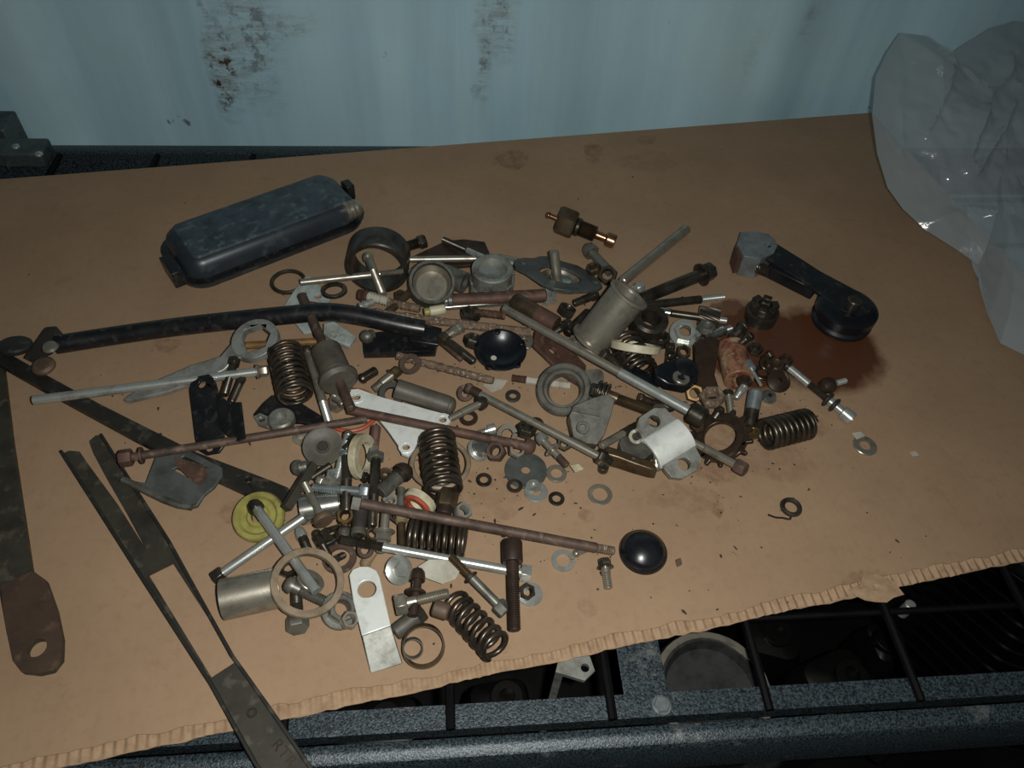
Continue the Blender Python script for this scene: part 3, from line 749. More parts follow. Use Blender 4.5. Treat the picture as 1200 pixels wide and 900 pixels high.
low('stud', 'small zinc stud end glinting below the torn cardboard corner', 'bolt', solid(.0, .19, .003, 12, .001, 'Z'), 'lower_dark', (1068, 708), -.055, 0, [('bright_tip', solid(.188, .205, .0042, 12, .001, 'Z'), 'zinc')], G_LOW)

# ================================================================== big pieces lying straight on the cardboard
random.seed(21)
BAR = 'long steel bars at the left'
def bar_bits(T, W_, o): pass
plate('flat worn steel bar with a rusty eye end at the left picture edge', [(-40, 400), (2, 402), (7, 430), (18, 520), (32, 612), (41, 672), (58, 684), (70, 718), (77, 752), (76, 776), (66, 789), (48, 793), (30, 791), (20, 778), (12, 745), (2, 690), (-40, 500)],
      [(48, 763, 11)], .005, 'worn_bar', 'flat_bar', 'bar', BAR, c=(20, 600), tilt=False,
      extra=lambda T, W_, o: T.part('rusty_eye', prism([W_(*p) for p in [(41, 674), (58, 685), (70, 718), (77, 752), (76, 776), (66, 789), (48, 793), (30, 791), (20, 778), (14, 750), (8, 718), (6, 690), (20, 684)]], .0048, .0054, [circ(*W_(48, 763), 11*mpp(48, 763), 18)]), 'eye_rust', label='rust brown flattened eye end'))

# black pressed-steel box
cs = [pt(*p) for p in ((183, 277, .010), (393, 209, .010), (431, 262, .004), (223, 350, .004))]; [setattr(p, 'z', 0) for p in cs]
cen = sum(cs, Vector())/4; axx = ((cs[1]-cs[0])+(cs[2]-cs[3])).normalized(); hx = ((cs[1]-cs[0]).length+(cs[2]-cs[3]).length)/4; hy = ((cs[3]-cs[0]).length+(cs[2]-cs[1]).length)/4*.93
T = Thing('steel_box', 'long black pressed steel box with rounded corners and scuffed top', 'box', None)
lp = []
for ins, z_ in ((.002, 0), (0, .003), (0, .009), (.0035, .0105), (.004, .016), (.006, .022), (.010, .0262), (.015, .0275)):
    lp.append([(x, y, z_) for x, y in rrect(hx-ins, hy-ins, max(.006, .022-ins))])
T.part('body', loft(lp), 'tank_black', smooth=50)
T.part('lid_flange', lathe([(0, 0)], 3) if False else loft([[(x, y, z_) for x, y in rrect(hx+e, hy+e, .024)] for e, z_ in ((-.001, .0075), (.0022, .0078), (.0025, .0098), (-.001, .0104))]), 'black_paint')
T.part('top_panel', loft([[(x*1, y, z_) for x, y in rrect(hx-i_*1.3, hy-i_, .007)] for i_, z_ in ((.0105, .0260), (.0115, .0284), (.014, .0290))]), 'tank_black_lit', label='raised blue black top panel with paint chips')
T.part('hinge_lug', mv(join(box(-.006, .004, -.012, .014, 0, .016), solid(0, .004, .004, 12, .0005)), -hx-.001, -hy*.35, .004), 'black_paint', bevel=.001)
T.part('latch', mv(box(-.004, .004, -.006, .006, 0, .016), hx+.002, hy*.2, .006), 'black_paint', bevel=.001)
T.part('filler_nipple', mv(lathe([(0, 0), (0, .009), (.004, .009), (.005, .0078), (.007, .009), (.009, .0078), (.011, .009), (.013, .0078), (.016, .006), (.016, 0)], 18), hx-.022, -hy+.006, .022), 'steel', label='ribbed metal nipple')
M = Matrix.Translation(cen) @ Matrix.Rotation(atan2(axx.y, axx.x), 4, 'Z'); T.stamp(M); T.build(M)

# belt tensioner with alloy head and black roller
T = Thing('chain_tensioner', 'black tensioner arm with grey alloy head and black roller beside the oil stain', 'tensioner', None)
o = pt(930, 330)
def WL(x, y, z_): p = pt(x, y, z_); return (p.x-o.x, p.y-o.y)
zt = .024
hd_ = [WL(x, y, zt) for x, y in ((868, 272), (884, 271), (900, 274), (909, 281), (911, 288), (907, 296), (892, 303), (872, 300), (864, 286))]
T.part('alloy_head', prism(hd_, .001, zt, [circ(*WL(900, 287, zt), .0035, 16)]), 'cast_alloy', bevel=.0012)
T.part('rusty_face', prism([WL(x, y, zt) for x, y in ((868.5, 274), (871, 299), (866, 300), (862, 287))], .003, zt-.003), 'red_rust')
def arm(za, zb_, w, m):
    a = Vector(WL(898, 290, zb_)); b2 = Vector(WL(1000, 354, zb_)); d = (b2-a).normalized(); n_ = Vector((-d.y, d.x)); pl = []
    for t in (0, .35, .55, 1): pl.append(a.lerp(b2, t)+n_*w*(1.0 if t < .5 else .95 if t < .9 else 1.3))
    for q in range(1, 8): an = q*pi/8; pl.append(b2+n_*w*1.3*cos(an)+d*w*1.3*sin(an))
    for t in (1, .55, .35, 0): pl.append(a.lerp(b2, t)-n_*w*(1.0 if t < .5 else .95 if t < .9 else 1.3))
    return prism([(p.x, p.y) for p in pl], za, zb_)
T.part('upper_arm', arm(.0185, .0215, .0125, 0), 'black_paint', bevel=.0005)
T.part('lower_arm', arm(.004, .007, .013, 0), 'black_paint', bevel=.0005)
bx = WL(938, 318, .02); T.part('spacer_block', mv(xf(box(-.026, .020, -.0125, .010, 0, .0125), Matrix.Rotation(-.75, 4, 'Z')), bx[0], bx[1], .0065), 'black_plastic', bevel=.001)
rc = WL(993, 361, .018); kr = mpp(993, 361)
T.part('roller', mv(lathe([(0, .008), (0, 30*kr), (.001, 33*kr), (.005, 34*kr), (.007, 31*kr), (.010, 31*kr), (.012, 34*kr), (.018, 34*kr), (.020, 30*kr), (.0205, .010), (.0195, .008)], 40, 'Z', True), rc[0], rc[1], .001), 'black_plastic', label='black grooved roller')
T.part('axle_pin', mv(solid(.003, .029, 8*kr, 20, .001, 'Z'), *WL(1001, 354, .026), 0), 'dark_steel', 5)
pa = WL(884, 312, .012); pb = WL(899, 318, .012)
T.part('return_spring', sweep([(pa[0]+(pb[0]-pa[0])*i/60+0, pa[1]+(pb[1]-pa[1])*i/60+.005*cos(i*.63), .012+.005*sin(i*.63)) for i in range(61)], .0008, 6), 'spring_steel')
M = Matrix.Translation((o.x, o.y, 0)); T.stamp(M); T.build(M)

# long flat black bar from the left edge to the yellow wheel
plate('long flat dark steel bar running from the left edge to the yellow wheel', [(-30, 398), (0, 414), (60, 448), (120, 480), (230, 534), (318, 566), (338, 574), (343, 584), (338, 594), (325, 597), (308, 590), (232, 556), (160, 520), (50, 461), (0, 433), (-30, 418)], [(292, 566, 4)], .006, 'worn_black', 'flat_bar', 'bar', BAR, c=(170, 505))
# black bent strut
T = Thing('bent_strut', 'long black painted tube strut bent in the middle with flattened ends', 'strut', None)
zr = .011; path = [(66, 404, zr), (130, 394, zr), (200, 384, .014), (270, 376, .02), (330, 370, .026), (375, 366, .029), (400, 367, .0295), (430, 372, .028), (470, 381, .024), (497, 386, .021)]
k = mpp(250, 380); P3 = smooth_path([pt(*p) for p in path], 6); o = pt(280, 375)
L_ = lambda q: [p-o for p in q]
T.part('tube', sweep(L_(P3), 10.5*k, 16), 'black_paint', smooth=60)
e0 = [pt(474, 373, .018), pt(518, 384, .018), pt(514, 404, .018), pt(480, 399, .018)]
def slab(P, t): P = [p-o for p in P]; n_ = (P[1]-P[0]).cross(P[2]-P[0]).normalized()*t; return fixn(loft([[p for p in P], [p+n_ for p in P]]))
T.part('flat_end', slab(e0, .003), 'black_paint', bevel=.0008)
T.part('foot_plate', slab([pt(26, 420, .002), pt(52, 385, .022), pt(64, 384, .022), pt(74, 396, .018), pt(60, 416, .004), pt(38, 426, .001)], .005), 'worn_black', bevel=.001)
T.part('foot_rivet', [v for v in [mv(lathe([(0, .006), (.002, .005), (.003, 0)], 14, 'Z'), *(pt(59, 407, .0205)-o))]][0], 'steel')
T.part('stop_bracket', prism([(pt(x, y, .008)-o)[:2] for x, y in ((424, 391), (470, 386), (514, 394), (510, 411), (470, 412), (426, 413))], .001, .008), 'black_paint', bevel=.0008)
M = Matrix.Translation(o); T.stamp(M); T.build(M)
upright('round dark metal disc at the left edge behind the flat bars', (19, 408), [('disc', [(0, 0), (0, 17), (2, 18), (5, 18), (7, 16), (8, 8), (8, 0)], 'worn_black')], 'metal_disc', 'disc')
upright('small curved tan metal cap beside the strut foot at the left', (52, 430), [('cap', [(0, 0), (0, 13), (3, 13), (6, 10), (7, 0)], 'brown_block')], 'metal_cup', 'cap')

# forked slotted bar over the front edge
sl = [(74, 536), (84, 532), (96, 533), (104, 545), (140, 594), (174, 648), (151, 605), (128, 565), (112, 535), (107, 521), (115, 514), (124, 515), (143, 545), (202, 637), (240, 706), (277, 772), (322, 835), (400, 948), (340, 952), (300, 900), (249, 808), (168, 683), (110, 592)]
win = [(176, 676), (204, 662), (279, 778), (250, 797)]
T = Thing('forked_bar', 'long dark forked steel bar with a slot, window and stamped letters over the front edge', 'bar', BAR)
o = pt(190, 680); Wf = lambda x, y: ((pt(x, y)-o).x, (pt(x, y)-o).y)
T.part('body', prism([Wf(*p) for p in sl], 0.0, .003, [[Wf(*p) for p in win]]), 'worn_bar')
def rail(pa, off, w=.0022, h=.007):
    q = [Vector(Wf(*p)) for p in pa]; lo_ = []
    for i, p in enumerate(q):
        d = (q[min(i+1, len(q)-1)]-q[max(i-1, 0)]).normalized(); n_ = Vector((-d.y, d.x))*off
        lo_.append([(p.x, p.y, 0), (p.x+n_.x*w, p.y+n_.y*w, 0), (p.x+n_.x*w, p.y+n_.y*w, h), (p.x, p.y, h)])
    return fixn(loft(lo_))
T.part('rim', rail([(74, 536), (110, 592), (168, 683), (249, 808), (300, 900), (340, 952)], 1), 'worn_black', bevel=.0005)
T.part('rim', rail([(124, 515), (143, 545), (202, 637), (240, 706), (277, 772), (322, 835), (400, 948)], -1), 'worn_black', bevel=.0005)
fc = bpy.data.curves.new('stamp', 'FONT'); fc.body = 'RTR'; fc.size = .0088; fc.extrude = .0003; fc.space_character = 1.15
tmp = bpy.data.objects.new('stamp', fc); COL.objects.link(tmp); bpy.context.view_layer.update()
me_ = bpy.data.meshes.new_from_object(tmp.evaluated_get(bpy.context.evaluated_depsgraph_get())); bpy.data.objects.remove(tmp)
pA, pB = Vector(Wf(319, 876)), Vector(Wf(342, 905)); an = atan2(pB.y-pA.y, pB.x-pA.x)
Mt = Matrix.Translation((pA.x, pA.y, .0033)) @ Matrix.Rotation(an, 4, 'Z')
T.part('stamped_letters', parent=0, geo=xf(([v.co.copy() for v in me_.vertices], [tuple(p.vertices) for p in me_.polygons]), Mt), m='dark_rust', smooth=0, ghost=True)
T.part('hole_shadow_plug', mv(tube(.0028, .0036, .003, .0016, 14, axis='Z'), *Wf(297, 838), 0), 'dark_steel')  # dark ring put in for the shade of a small hole
T.parts[-1] = ('hole_shade_ring',)+T.parts[-1][1:]
M = Matrix.Translation((o.x, o.y, .0012)); T.stamp(M); T.build(M)

# ring spanner
T = Thing('ring_spanner', 'short flat steel ring spanner with a hexagon eye and tapered handle', 'spanner', None)
o = pt(302, 402, .004); Wf = lambda x, y: ((pt(x, y, .004)-o).x, (pt(x, y, .004)-o).y); k = mpp(302, 402)
hexh = [(19.5*k*cos(q*pi/3+.25), 19.5*k*sin(q*pi/3+.25)) for q in range(6)]
T.part('ring', prism(circ(0, 0, 27.5*k, 36), 0, .007, [hexh]), 'galvanised', bevel=.0014)
T.part('handle', prism([Wf(*p) for p in ((284, 391), (274, 402), (258, 416), (220, 423), (170, 437), (138, 449), (131, 454), (140, 455), (190, 449), (240, 438), (262, 431), (276, 420), (292, 420))], .0005, .0055), 'galvanised', bevel=.001)
T.settle((302, 402), None, True, maxt=.16)

# black slotted bracket with side flange
def ex_(T, W_, o):
    T.part('side_web', slab2([(258, 464, .004), (278, 474, .010), (279, 511, .010), (258, 500, .004)], o, .002), 'black_paint')
    T.part('upright_flange', slab2([(278, 473, .010), (291, 471, .014), (292, 508, .014), (279, 512, .010)], o, .002), 'black_paint')
def slab2(P, o, t): P = [pt(*p)-o for p in P]; n_ = (P[1]-P[0]).cross(P[2]-P[0]).normalized()*t; return fixn(loft([[p for p in P], [p+n_ for p in P]]))
bolt('dark bolt with hex head half under the zinc bolt beside the black bracket', (275, 421), (263, 463), 10, 16, 9, m='dark_steel', th=.6)
bolt('short dark stud crossing behind the black slotted bracket', (284, 443), (271, 472), 9, 10, 6, 'disc', m='dark_steel', th=.7)
slot1 = [(236, 457), (240, 453), (246, 453), (249, 456), (246, 459), (240, 460)]; slot2 = [(237, 522), (241, 517), (248, 515), (251, 519), (247, 524), (241, 525)]
plate('black painted bracket with two slots and a side flange lying across the flat bar', [(226, 462), (228, 452), (236, 448), (252, 447), (258, 452), (261, 466), (263, 505), (262, 520), (254, 527), (238, 528), (228, 522), (226, 510)], [slot1, slot2], .0025, 'black_paint', 'slotted_bracket', 'bracket', None, extra=ex_)

# grey bracket with rusty slots near the fork
def ex2(T, W_, o):
    T.part('curled_lip', sweep([Vector((*W_(x, y), .0035)) for x, y in ((146, 565), (160, 571), (178, 580), (195, 588), (212, 594), (226, 596))], .0025, 8), 'cast_grey')
    T.part('rust_patch', prism([W_(*p) for p in ((206, 540), (240, 548), (246, 560), (236, 572), (226, 566), (208, 548))], .0028, .0034), 'red_rust')
plate('grey bracket with curled lip and two slots next to the forked bar', [(148, 564), (172, 568), (186, 535), (222, 531), (262, 551), (262, 560), (252, 573), (240, 582), (232, 594), (224, 596), (200, 589), (170, 577)], [[(214, 540), (218, 538), (236, 546), (232, 550)], [(204, 553), (209, 551), (224, 558), (222, 562)]], .003, 'grey_paint', 'grey_bracket', 'bracket', None, extra=ex2)
# yellow wheel
upright('yellow plastic wheel with a stepped hub near the flat bar end', (305, 607), [('rim', [(0, 26), (0, 29), (3, 30), (9, 30), (12, 28), (12, 23), (8, 20), (8, 14), (11, 12), (11, 8), (2, 8), (2, 20)], 'yellow_plastic', 40, True)], 'pulley', 'wheel')

# ================================================================== upper part of the heap
washer('dark oval steel loop beside the lower edge of the black box', (338, 332), 21, 15, 5, 'dark_steel', 'steel_loop', 'loop', None, kind='oring')
plate('pale grey triangular plate with two holes under the black strut', [(333, 362), (345, 343), (358, 327), (364, 327), (378, 341), (388, 351), (380, 372), (366, 391), (356, 392), (344, 378)], [(373, 350, 4.5), (356, 347, 4)], .0025, 'pale_paint', 'triangular_plate', 'plate', None, z=.004, tilt=False)
plate('small pale grey bent bracket below the strut bend', [(380, 383), (392, 380), (418, 398), (410, 409), (396, 404), (380, 394)], [(392, 397, 3)], .004, 'pale_paint', 'small_bracket', 'bracket', None)
rod('amber hose piece behind the spanner eye', (288, 405), (374, 400), 9, 'amber', 'hose_piece', 'hose', group=None)
plate('dark brown flat plate behind the thin rods right of the bearing ring', [(486, 302), (522, 285), (545, 283), (568, 286), (575, 302), (572, 312), (500, 318)], [], .003, 'dark_rust', 'brown_plate', 'plate')
bolt('dark bolt with shiny threads standing right behind the bearing ring', (499, 282), (474, 290), 13, 17, 9, m='dark_steel', th=.6)
# bearing ring
k = mpp(441, 310); T = Thing('bearing_ring', 'large dark steel bearing ring tipped up at the top of the heap', 'ring', None)
T.part('ring', tube(-36*k, 0, 36*k, 31*k, 48, .0012, 'Z'), 'dark_steel'); T.settle((442, 316), toward(176, 4), False)
bolt('short zinc bolt leaning inside the dark bearing ring', (430, 298), (449, 346), 10, 13, 9, 'round', m='steel', th=.55)
rod('thin steel screw rod running from the loop to the bearing ring', (352, 331), (482, 317), 8, 'steel', segs=[('shaft', 0, .72, 8, 'steel', 'solid'), ('thread', .72, 1, 7.5, 'steel', 'thread')])
rod('straight dull steel rod to the right of the bearing ring', (480, 304), (562, 303), 8, 'steel')
rod('short slanted pin with a bright tip above the grey collar', (520, 281), (576, 306), 8, 'steel', segs=[('thread', 0, .5, 8, 'dark_steel', 'thread'), ('shaft', .5, 1, 7, 'zinc', 'solid')])
rod('broken white and rust coloured ceramic stub below the bearing ring', (421, 345), (455, 353), 13, 'flaky_rust', 'ceramic_stub', 'stub', group=None, segs=[('rusty_end', 0, .3, 14, 'red_rust', 'rough'), ('white_body', .3, 1, 11, 'paper', 'rough')])
rod('crumbling pale fragment between the ceramic stub and the round clamp', (455, 354), (492, 362), 10, 'flaky_rust', 'fragment', 'fragment', group=None, segs=[('body', 0, 1, 10, 'flaky_rust', 'rough')])
bolt('small shiny bolt head just above the strut bend', (421, 360), (438, 353), 10, 12, 7, 'flange', m='zinc')
rod('dull olive pin leaning under the round clamp', (455, 366), (482, 342), 9, 'bronze', 'pin', 'pin')
# clamp ring pair
k = mpp(505, 330); T = Thing('round_clamp', 'open grey metal clamp ring with bright inside near the red tube', 'clamp', None)
T.part('outer_ring', tube(-10*k, 9*k, 27*k, 23*k, 36, .0006, 'Z'), 'cast_grey'); T.part('inner_cup', lathe([(-8*k, 0), (-8*k, 20*k), (6*k, 22*k), (7*k, 20.5*k), (-6*k, 18*k), (-6*k, 0)], 30, 'Z'), 'steel'); T.part('stem', mv(solid(0, 20*k, 6*k, 14, .0005), 14*k, -20*k, 0), 'cast_grey')
T.settle((506, 333), toward(165, 62), False)
rod('grey knurled metal bush behind the round clamp', (520, 322), (545, 332), 26, 'cast_grey', 'metal_bush', 'bush', group='metal bushes', segs=[('body', 0, 1, 26, 'cast_grey', 'thick')])
# castellated grey collar
def cast(t): return 1.0
k = mpp(576, 330); T = Thing('slotted_collar', 'pale grey slotted alloy collar standing above the red tube', 'collar', None)
T.part('collar', lathe([(0, 0), (0, 25*k), (16*k, 25*k), (16*k, 23*k), (38*k, 23*k), (39*k, 21*k), (38*k, 16*k), (33*k, 15*k), (33*k, 0)], 36, 'Z'), 'dull_aluminium')
for q in range(6): T.part('tooth', xf(box(23.5*k, 26.5*k, -4*k, 4*k, 2*k, 26*k), Matrix.Rotation(q*pi/3+.3, 4, 'Z')), 'dull_aluminium', 0, .0004)
T.settle((576, 342), toward(180, 86), False)
rod('dull cylindrical ferrule behind the grey gasket plate', (583, 305), (606, 310), 16, 'steel', 'ferrule', 'bush', group='metal bushes', segs=[('body', 0, 1, 16, 'steel', 'thick')])
rod('red brown tube lying across the grey collar', (524, 352), (640, 346), 15, 'red_rust', 'rusty_tube', 'tube', group=None, segs=[('tube', 0, 1, 15, 'red_rust', 'solid'), ('end_sleeve', 0, .06, 17, 'cast_grey', 'solid')])
rod('bright chrome rod just below the red brown tube', (512, 361), (638, 351), 7, 'chrome', 'chrome_rod', 'rod')
rod('small white plastic sleeve with yellow end under the chrome rod', (497, 366), (522, 362), 11, 'nylon', 'plastic_sleeve', 'sleeve', group=None, segs=[('yellow_tip', 0, .25, 10, 'yellow_plastic', 'solid'), ('body', .25, 1, 12, 'nylon', 'solid')])
# gasket plate
gp = [(600, 320), (602, 312), (612, 304), (626, 300), (634, 293), (644, 290), (654, 292), (662, 296), (680, 299), (694, 310), (704, 324), (706, 336), (698, 347), (684, 352), (668, 358), (645, 359), (632, 353), (616, 337), (602, 328)]
nut('zinc lock nut half hidden under the grey gasket plate', (640, 352), 12, 12, 'zinc')
upright('bright steel thrust cup inside the gasket plate hole', (655, 334), [('cup', [(0, 0), (0, 22), (8, 23), (10, 21), (3, 19), (2, 0)], 'steel'), ('inner_disc', [(2, 0), (2, 14), (9, 13), (10, 0)], 'chrome')], 'thrust_cup', 'cup')
bolt('small hidden bolt propping up the right side of the gasket plate', (700, 345), (672, 356), 10, 14, 8, m='dark_steel')
plate('blue grey gasket plate with a large round opening and bolt ears', gp, [(656, 326, 25), (612, 318, 5), (698, 331, 5)], .003, 'grey_paint', 'gasket_plate', 'gasket', None)
rod('steel pin standing in the opening of the gasket plate', (649, 294), (654, 334), 11, 'steel', 'pin', 'pin', zf=(.04, .012), group='loose rods in the pile')
# oil pressure sender
rod('brass pressure sender with hex body above the gasket plate', (640, 251), (721, 284), 10, 'brass', 'pressure_sender', 'sensor', group=None, segs=[('terminal_tip', 0, .07, 8, 'copper', 'round'), ('terminal', .05, .2, 6, 'copper', 'solid'), ('hex_body', .17, .42, 34, 'bronze', 'hex'), ('neck', .42, .5, 22, 'dark_steel', 'solid'), ('collar', .5, .72, 20, 'bronze', 'thread'), ('stem', .72, .87, 10, 'copper', 'solid'), ('end_cap', .87, 1, 17, 'copper', 'solid')])
bolt('dull ball headed bolt below the brass sender', (686, 288), (716, 320), 11, 19, 14, 'round', m='cast_grey', th=0)
nut('dark nut against the right ear of the gasket plate', (712, 324), 12, 9, 'dark_steel')
nut('rusty nut beside the gasket plate ear hole', (697, 318), 9, 8, 'bronze')
rod('round ended steel pin pointing to the upper right', (805, 268), (722, 336), 12, 'steel', 'pin', 'pin', segs=[('shaft', 0, .93, 12, 'steel', 'solid'), ('tip', .9, 1, 9, 'steel', 'solid')])
bolt('thick dark bolt with flanged hex head at the upper right of the heap', (835, 317), (752, 350), 15, 28, 17, 'flange', m='dark_steel', th=.3)
rod('black rod with bright threaded tip below the thick flanged bolt', (755, 358), (849, 348), 9, 'dark_steel', segs=[('shaft', 0, .7, 10, 'dark_steel', 'solid'), ('thread', .7, 1, 8, 'zinc', 'thread')])
rod('gear shaft with slanted teeth and a bright collar', (772, 365), (852, 376), 8, 'steel', 'gear_shaft', 'gear', group=None, segs=[('collar', 0, .18, 11, 'chrome', 'solid'), ('shaft', .18, .62, 9, 'dark_steel', 'solid'), ('gear', .58, .88, 27, 'dark_steel', 'gear'), ('stub', .86, 1, 8, 'zinc', 'solid')])
# castle nut in the oil
k = mpp(890, 372); T = Thing('castle_nut', 'dark slotted castle nut sitting at the edge of the oil stain', 'nut', 'loose nuts')
T.part('body', lathe([(0, 7*k), (0, 18*k), (14*k, 19*k), (15*k, 16*k), (18*k, 16*k), (18*k, 7*k)], 30, 'Z', True), 'dark_steel')
for q in range(6): T.part('castle_tooth', xf(box(8*k, 15.5*k, -4.5*k, 4.5*k, 17*k, 25*k), Matrix.Rotation(q*pi/3, 4, 'Z')), 'dark_steel', 0, .0004)
T.settle((890, 374), None, False)

# ================================================================== centre of the heap
rod('long flaking rusty rod running above the black strut to the cup', (362, 357), (622, 390), 11, 'flaky_rust', segs=[('red_end', 0, .3, 9, 'red_rust', 'rough'), ('shaft', .28, 1, 11, 'flaky_rust', 'rough')])
nut('dark round nut under the flaking rod right of the strut end', (551, 373), 12, 11, 'dark_steel')
bolt('dull bolt below the flaking rod beside the strut end', (541, 383), (523, 394), 12, 15, 8, m='steel')
bolt('olive stained bolt leaning toward the black cup', (517, 394), (556, 424), 10, 16, 11, m='dark_steel', hm='bronze', th=.3)
plate('rusty brown strip under the leaning olive bolt', [(512, 402), (520, 400), (544, 420), (540, 424)], [], .003, 'rust', 'rusty_strip', 'strip')
rod('crusty pale cable end lying in front of the black strut', (466, 417), (578, 446), 10, 'flaky_rust', 'crusty_cable', 'cable', group=None, segs=[('shaft', 0, 1, 10, 'flaky_rust', 'rough')])
washer('brown rusty washer beside the end of the crusty cable', (481, 427), 13, 7, 3, 'rust')
plate('small off white paper scrap under the black cup', [(569, 443), (595, 446), (588, 456), (576, 460), (567, 452)], [], .0004, 'paper', 'paper_scrap', 'paper')
rod('crusty white rod stub from the black cup to the grey ring', (600, 443), (668, 452), 9, 'paper', 'crusty_stub', 'stub', group=None, segs=[('rusty_part', 0, .25, 9, 'red_rust', 'rough'), ('white_part', .25, 1, 10, 'paper', 'rough')])
nut('dark steel nut left of the black cup', (553, 404), 11, 11, 'dark_steel')
plate('zinc ear plate with a hole at the upper right of the black cup', [(604, 398), (612, 391), (622, 392), (626, 402), (620, 412), (608, 410)], [(614, 401, 4)], .002, 'steel', 'ear_plate', 'plate')
k = mpp(586, 416); T = Thing('black_cup', 'glossy black plastic cup with a lobed rim in the middle of the heap', 'cup', None)
T.part('bowl', lathe([(0, 0), (0, 20*k), (10*k, 29*k), (13*k, 30*k), (13*k, 27*k), (8*k, 22*k), (3*k, 14*k), (2*k, 0)], 40, 'Z'), 'black_plastic')
for q in range(5): T.part('rim_lobe', mv(solid(9*k, 13*k, 4*k, 14, .0005, 'Z'), 27.5*k*cos(q*1.257+.4), 27.5*k*sin(q*1.257+.4), 0), 'black_plastic')
T.part('white_mark', mv(solid(2.2*k, 3*k, 3.5*k, 10, .0001, 'Z'), -8*k, -5*k, 0), 'paper', 0)
T.settle((586, 417), toward(150, 84), False)
plate('red brown steel plate with a hole beneath the long push rod', [(622, 398), (640, 396), (664, 402), (690, 420), (688, 448), (660, 440), (634, 424), (620, 416)], [(645, 415, 5), (665, 432, 4)], .003, 'red_rust', 'rusty_plate', 'plate', None)
rod('dark brown steel tube lying above the long push rod', (602, 352), (652, 381), 20, 'dark_rust', 'brown_tube', 'tube', group=None, segs=[('tube', 0, 1, 21, 'bronze', 'solid'), ('rusty_end', .55, 1.0, 21.4, 'red_rust', 'tube')])
rod('dull dark rod under the steel sleeve', (664, 391), (690, 366), 12, 'dark_steel', 'pin', 'pin')
# big grey seal ring
k = mpp(660, 455); T = Thing('bearing_housing', 'grey alloy bearing housing ring tilted in the centre of the heap', 'housing', None)
T.part('outer_ring', lathe([(-10*k, 22*k), (-10*k, 30*k), (0, 33*k), (6*k, 32*k), (8*k, 30*k), (8*k, 25*k), (4*k, 23*k), (4*k, 20*k), (-4*k, 18*k)], 44, 'Z', True), 'cast_grey')
T.part('side_lug', mv(xf(prism(rrect(14*k, 22*k, 8*k), -9*k, 3*k), Matrix.Identity(4)), 34*k, -2*k, 0), 'cast_grey', bevel=.001)
T.settle((661, 457), toward(205, 68), False)
plate('grey forged block with a raised corner below the bearing housing', [(664, 494), (670, 484), (688, 478), (706, 474), (716, 478), (712, 494), (706, 512), (698, 522), (684, 520), (670, 514)], [], .016, 'cast_grey', 'forged_block', 'block', None, extra=lambda T, W_, o: (T.part('boss', mv(tube(.015, .019, .005, .0025, 18, axis='Z'), *W_(680, 506), 0), 'cast_grey', 0), T.part('raised_edge', prism([W_(668, 486), W_(700, 492), W_(699, 496), W_(667, 490)], .0155, .019), 'cast_grey')))
plate('grey cast wedge block under the aluminium bearing cap', [(722, 530), (734, 508), (750, 505), (772, 512), (768, 536), (752, 548), (728, 544)], [(745, 514, 4)], .012, 'cast_grey', 'wedge_block', 'block', None)
# small fill under the right centre
FILL = 'loose bolts in the pile'
nut('dark oily nut hidden below the dark bush', (772, 402), 13, 12, 'dark_steel')
nut('zinc nut with a bolt end in it right of the dark bush', (802, 391), 14, 10, 'zinc', flange=True)
bolt('bright stepped bolt lying under the gear shaft', (817, 399), (856, 385), 11, 13, 7, 'round', m='chrome', th=.2)
bolt('dark elbow bolt at the left rim of the oil stain', (872, 382), (858, 396), 11, 15, 8, m='dark_steel')
nut('grey nut in the shade of the gear shaft', (826, 388), 11, 9, 'cast_grey')
bolt('dark stubby screw right of the nylon ring', (786, 404), (783, 426), 10, 12, 8, m='dark_steel')
nut('small oily nut between the dark screw and the brown plate', (800, 414), 9, 8, 'bronze')
nut('tiny dark nut above the black lever knob', (787, 418), 7, 7, 'dark_steel')
plate('oily brown plate leaning beside the red stained bush', [(809, 410), (826, 404), (838, 408), (836, 440), (848, 462), (828, 466), (814, 452)], [], .005, 'brown_oily', 'oily_plate', 'plate')
rod('red stained tan bush lying at the edge of the oil', (856, 406), (866, 446), 34, 'grimy_red', 'stained_bush', 'bush', group=None, segs=[('body', 0, 1, 34, 'grimy_red', 'thick')])
bolt('short steel bolt at the upper tip of the red stained bush', (880, 393), (866, 404), 9, 12, 6, m='dark_steel')
rod('blue tinted bright wire clip right of the stained bush', (876, 424), (892, 452), 6, 'blue_zinc', 'wire_clip', 'clip', group=None, segs=[('leaf', 0, .35, 11, 'blue_zinc', 'solid'), ('wire', .3, 1, 4, 'zinc', 'solid')])
washer('thin dark washer right of the wire clip', (893, 438), 11, 6, 3, 'dark_steel')
nut('oily dark nut left of the long stepped bolt', (905, 432), 12, 10, 'bronze')
washer('domed brown disc with a pale fleck below the oily nut', (912, 447), 14, 3, 6, 'brown_oily', 'domed_disc', 'disc', None, kind='cup')
bolt('small screw lying in the grit above the oily nut', (905, 414), (893, 421), 8, 11, 6, m='brown_oily')
nut('little rusty nut at the lower rim of the oil', (920, 424), 8, 7, 'dark_rust')
bolt('short bright stud left of the dark cylinder pin', (874, 450), (862, 467), 9, 10, 6, 'round', m='zinc')
rod('dark cylinder pin with a bright top above the lone spring', (886, 458), (878, 500), 17, 'dark_steel', 'cylinder_pin', 'pin', segs=[('shaft', 0, .55, 17, 'blue_zinc', 'solid'), ('dark_end', .5, 1, 16.5, 'dark_steel', 'solid')])
upright('small bright slotted screw head beside the cylinder pin', (900, 467), [('head', [(0, 0), (0, 9), (4, 9.5), (7, 7), (8, 0)], 'chrome'), ('slot_bar', [(7, 0), (7, 4), (8.6, 3), (8.6, 0)], 'dark_steel', 4)], 'screw_head', 'screw')
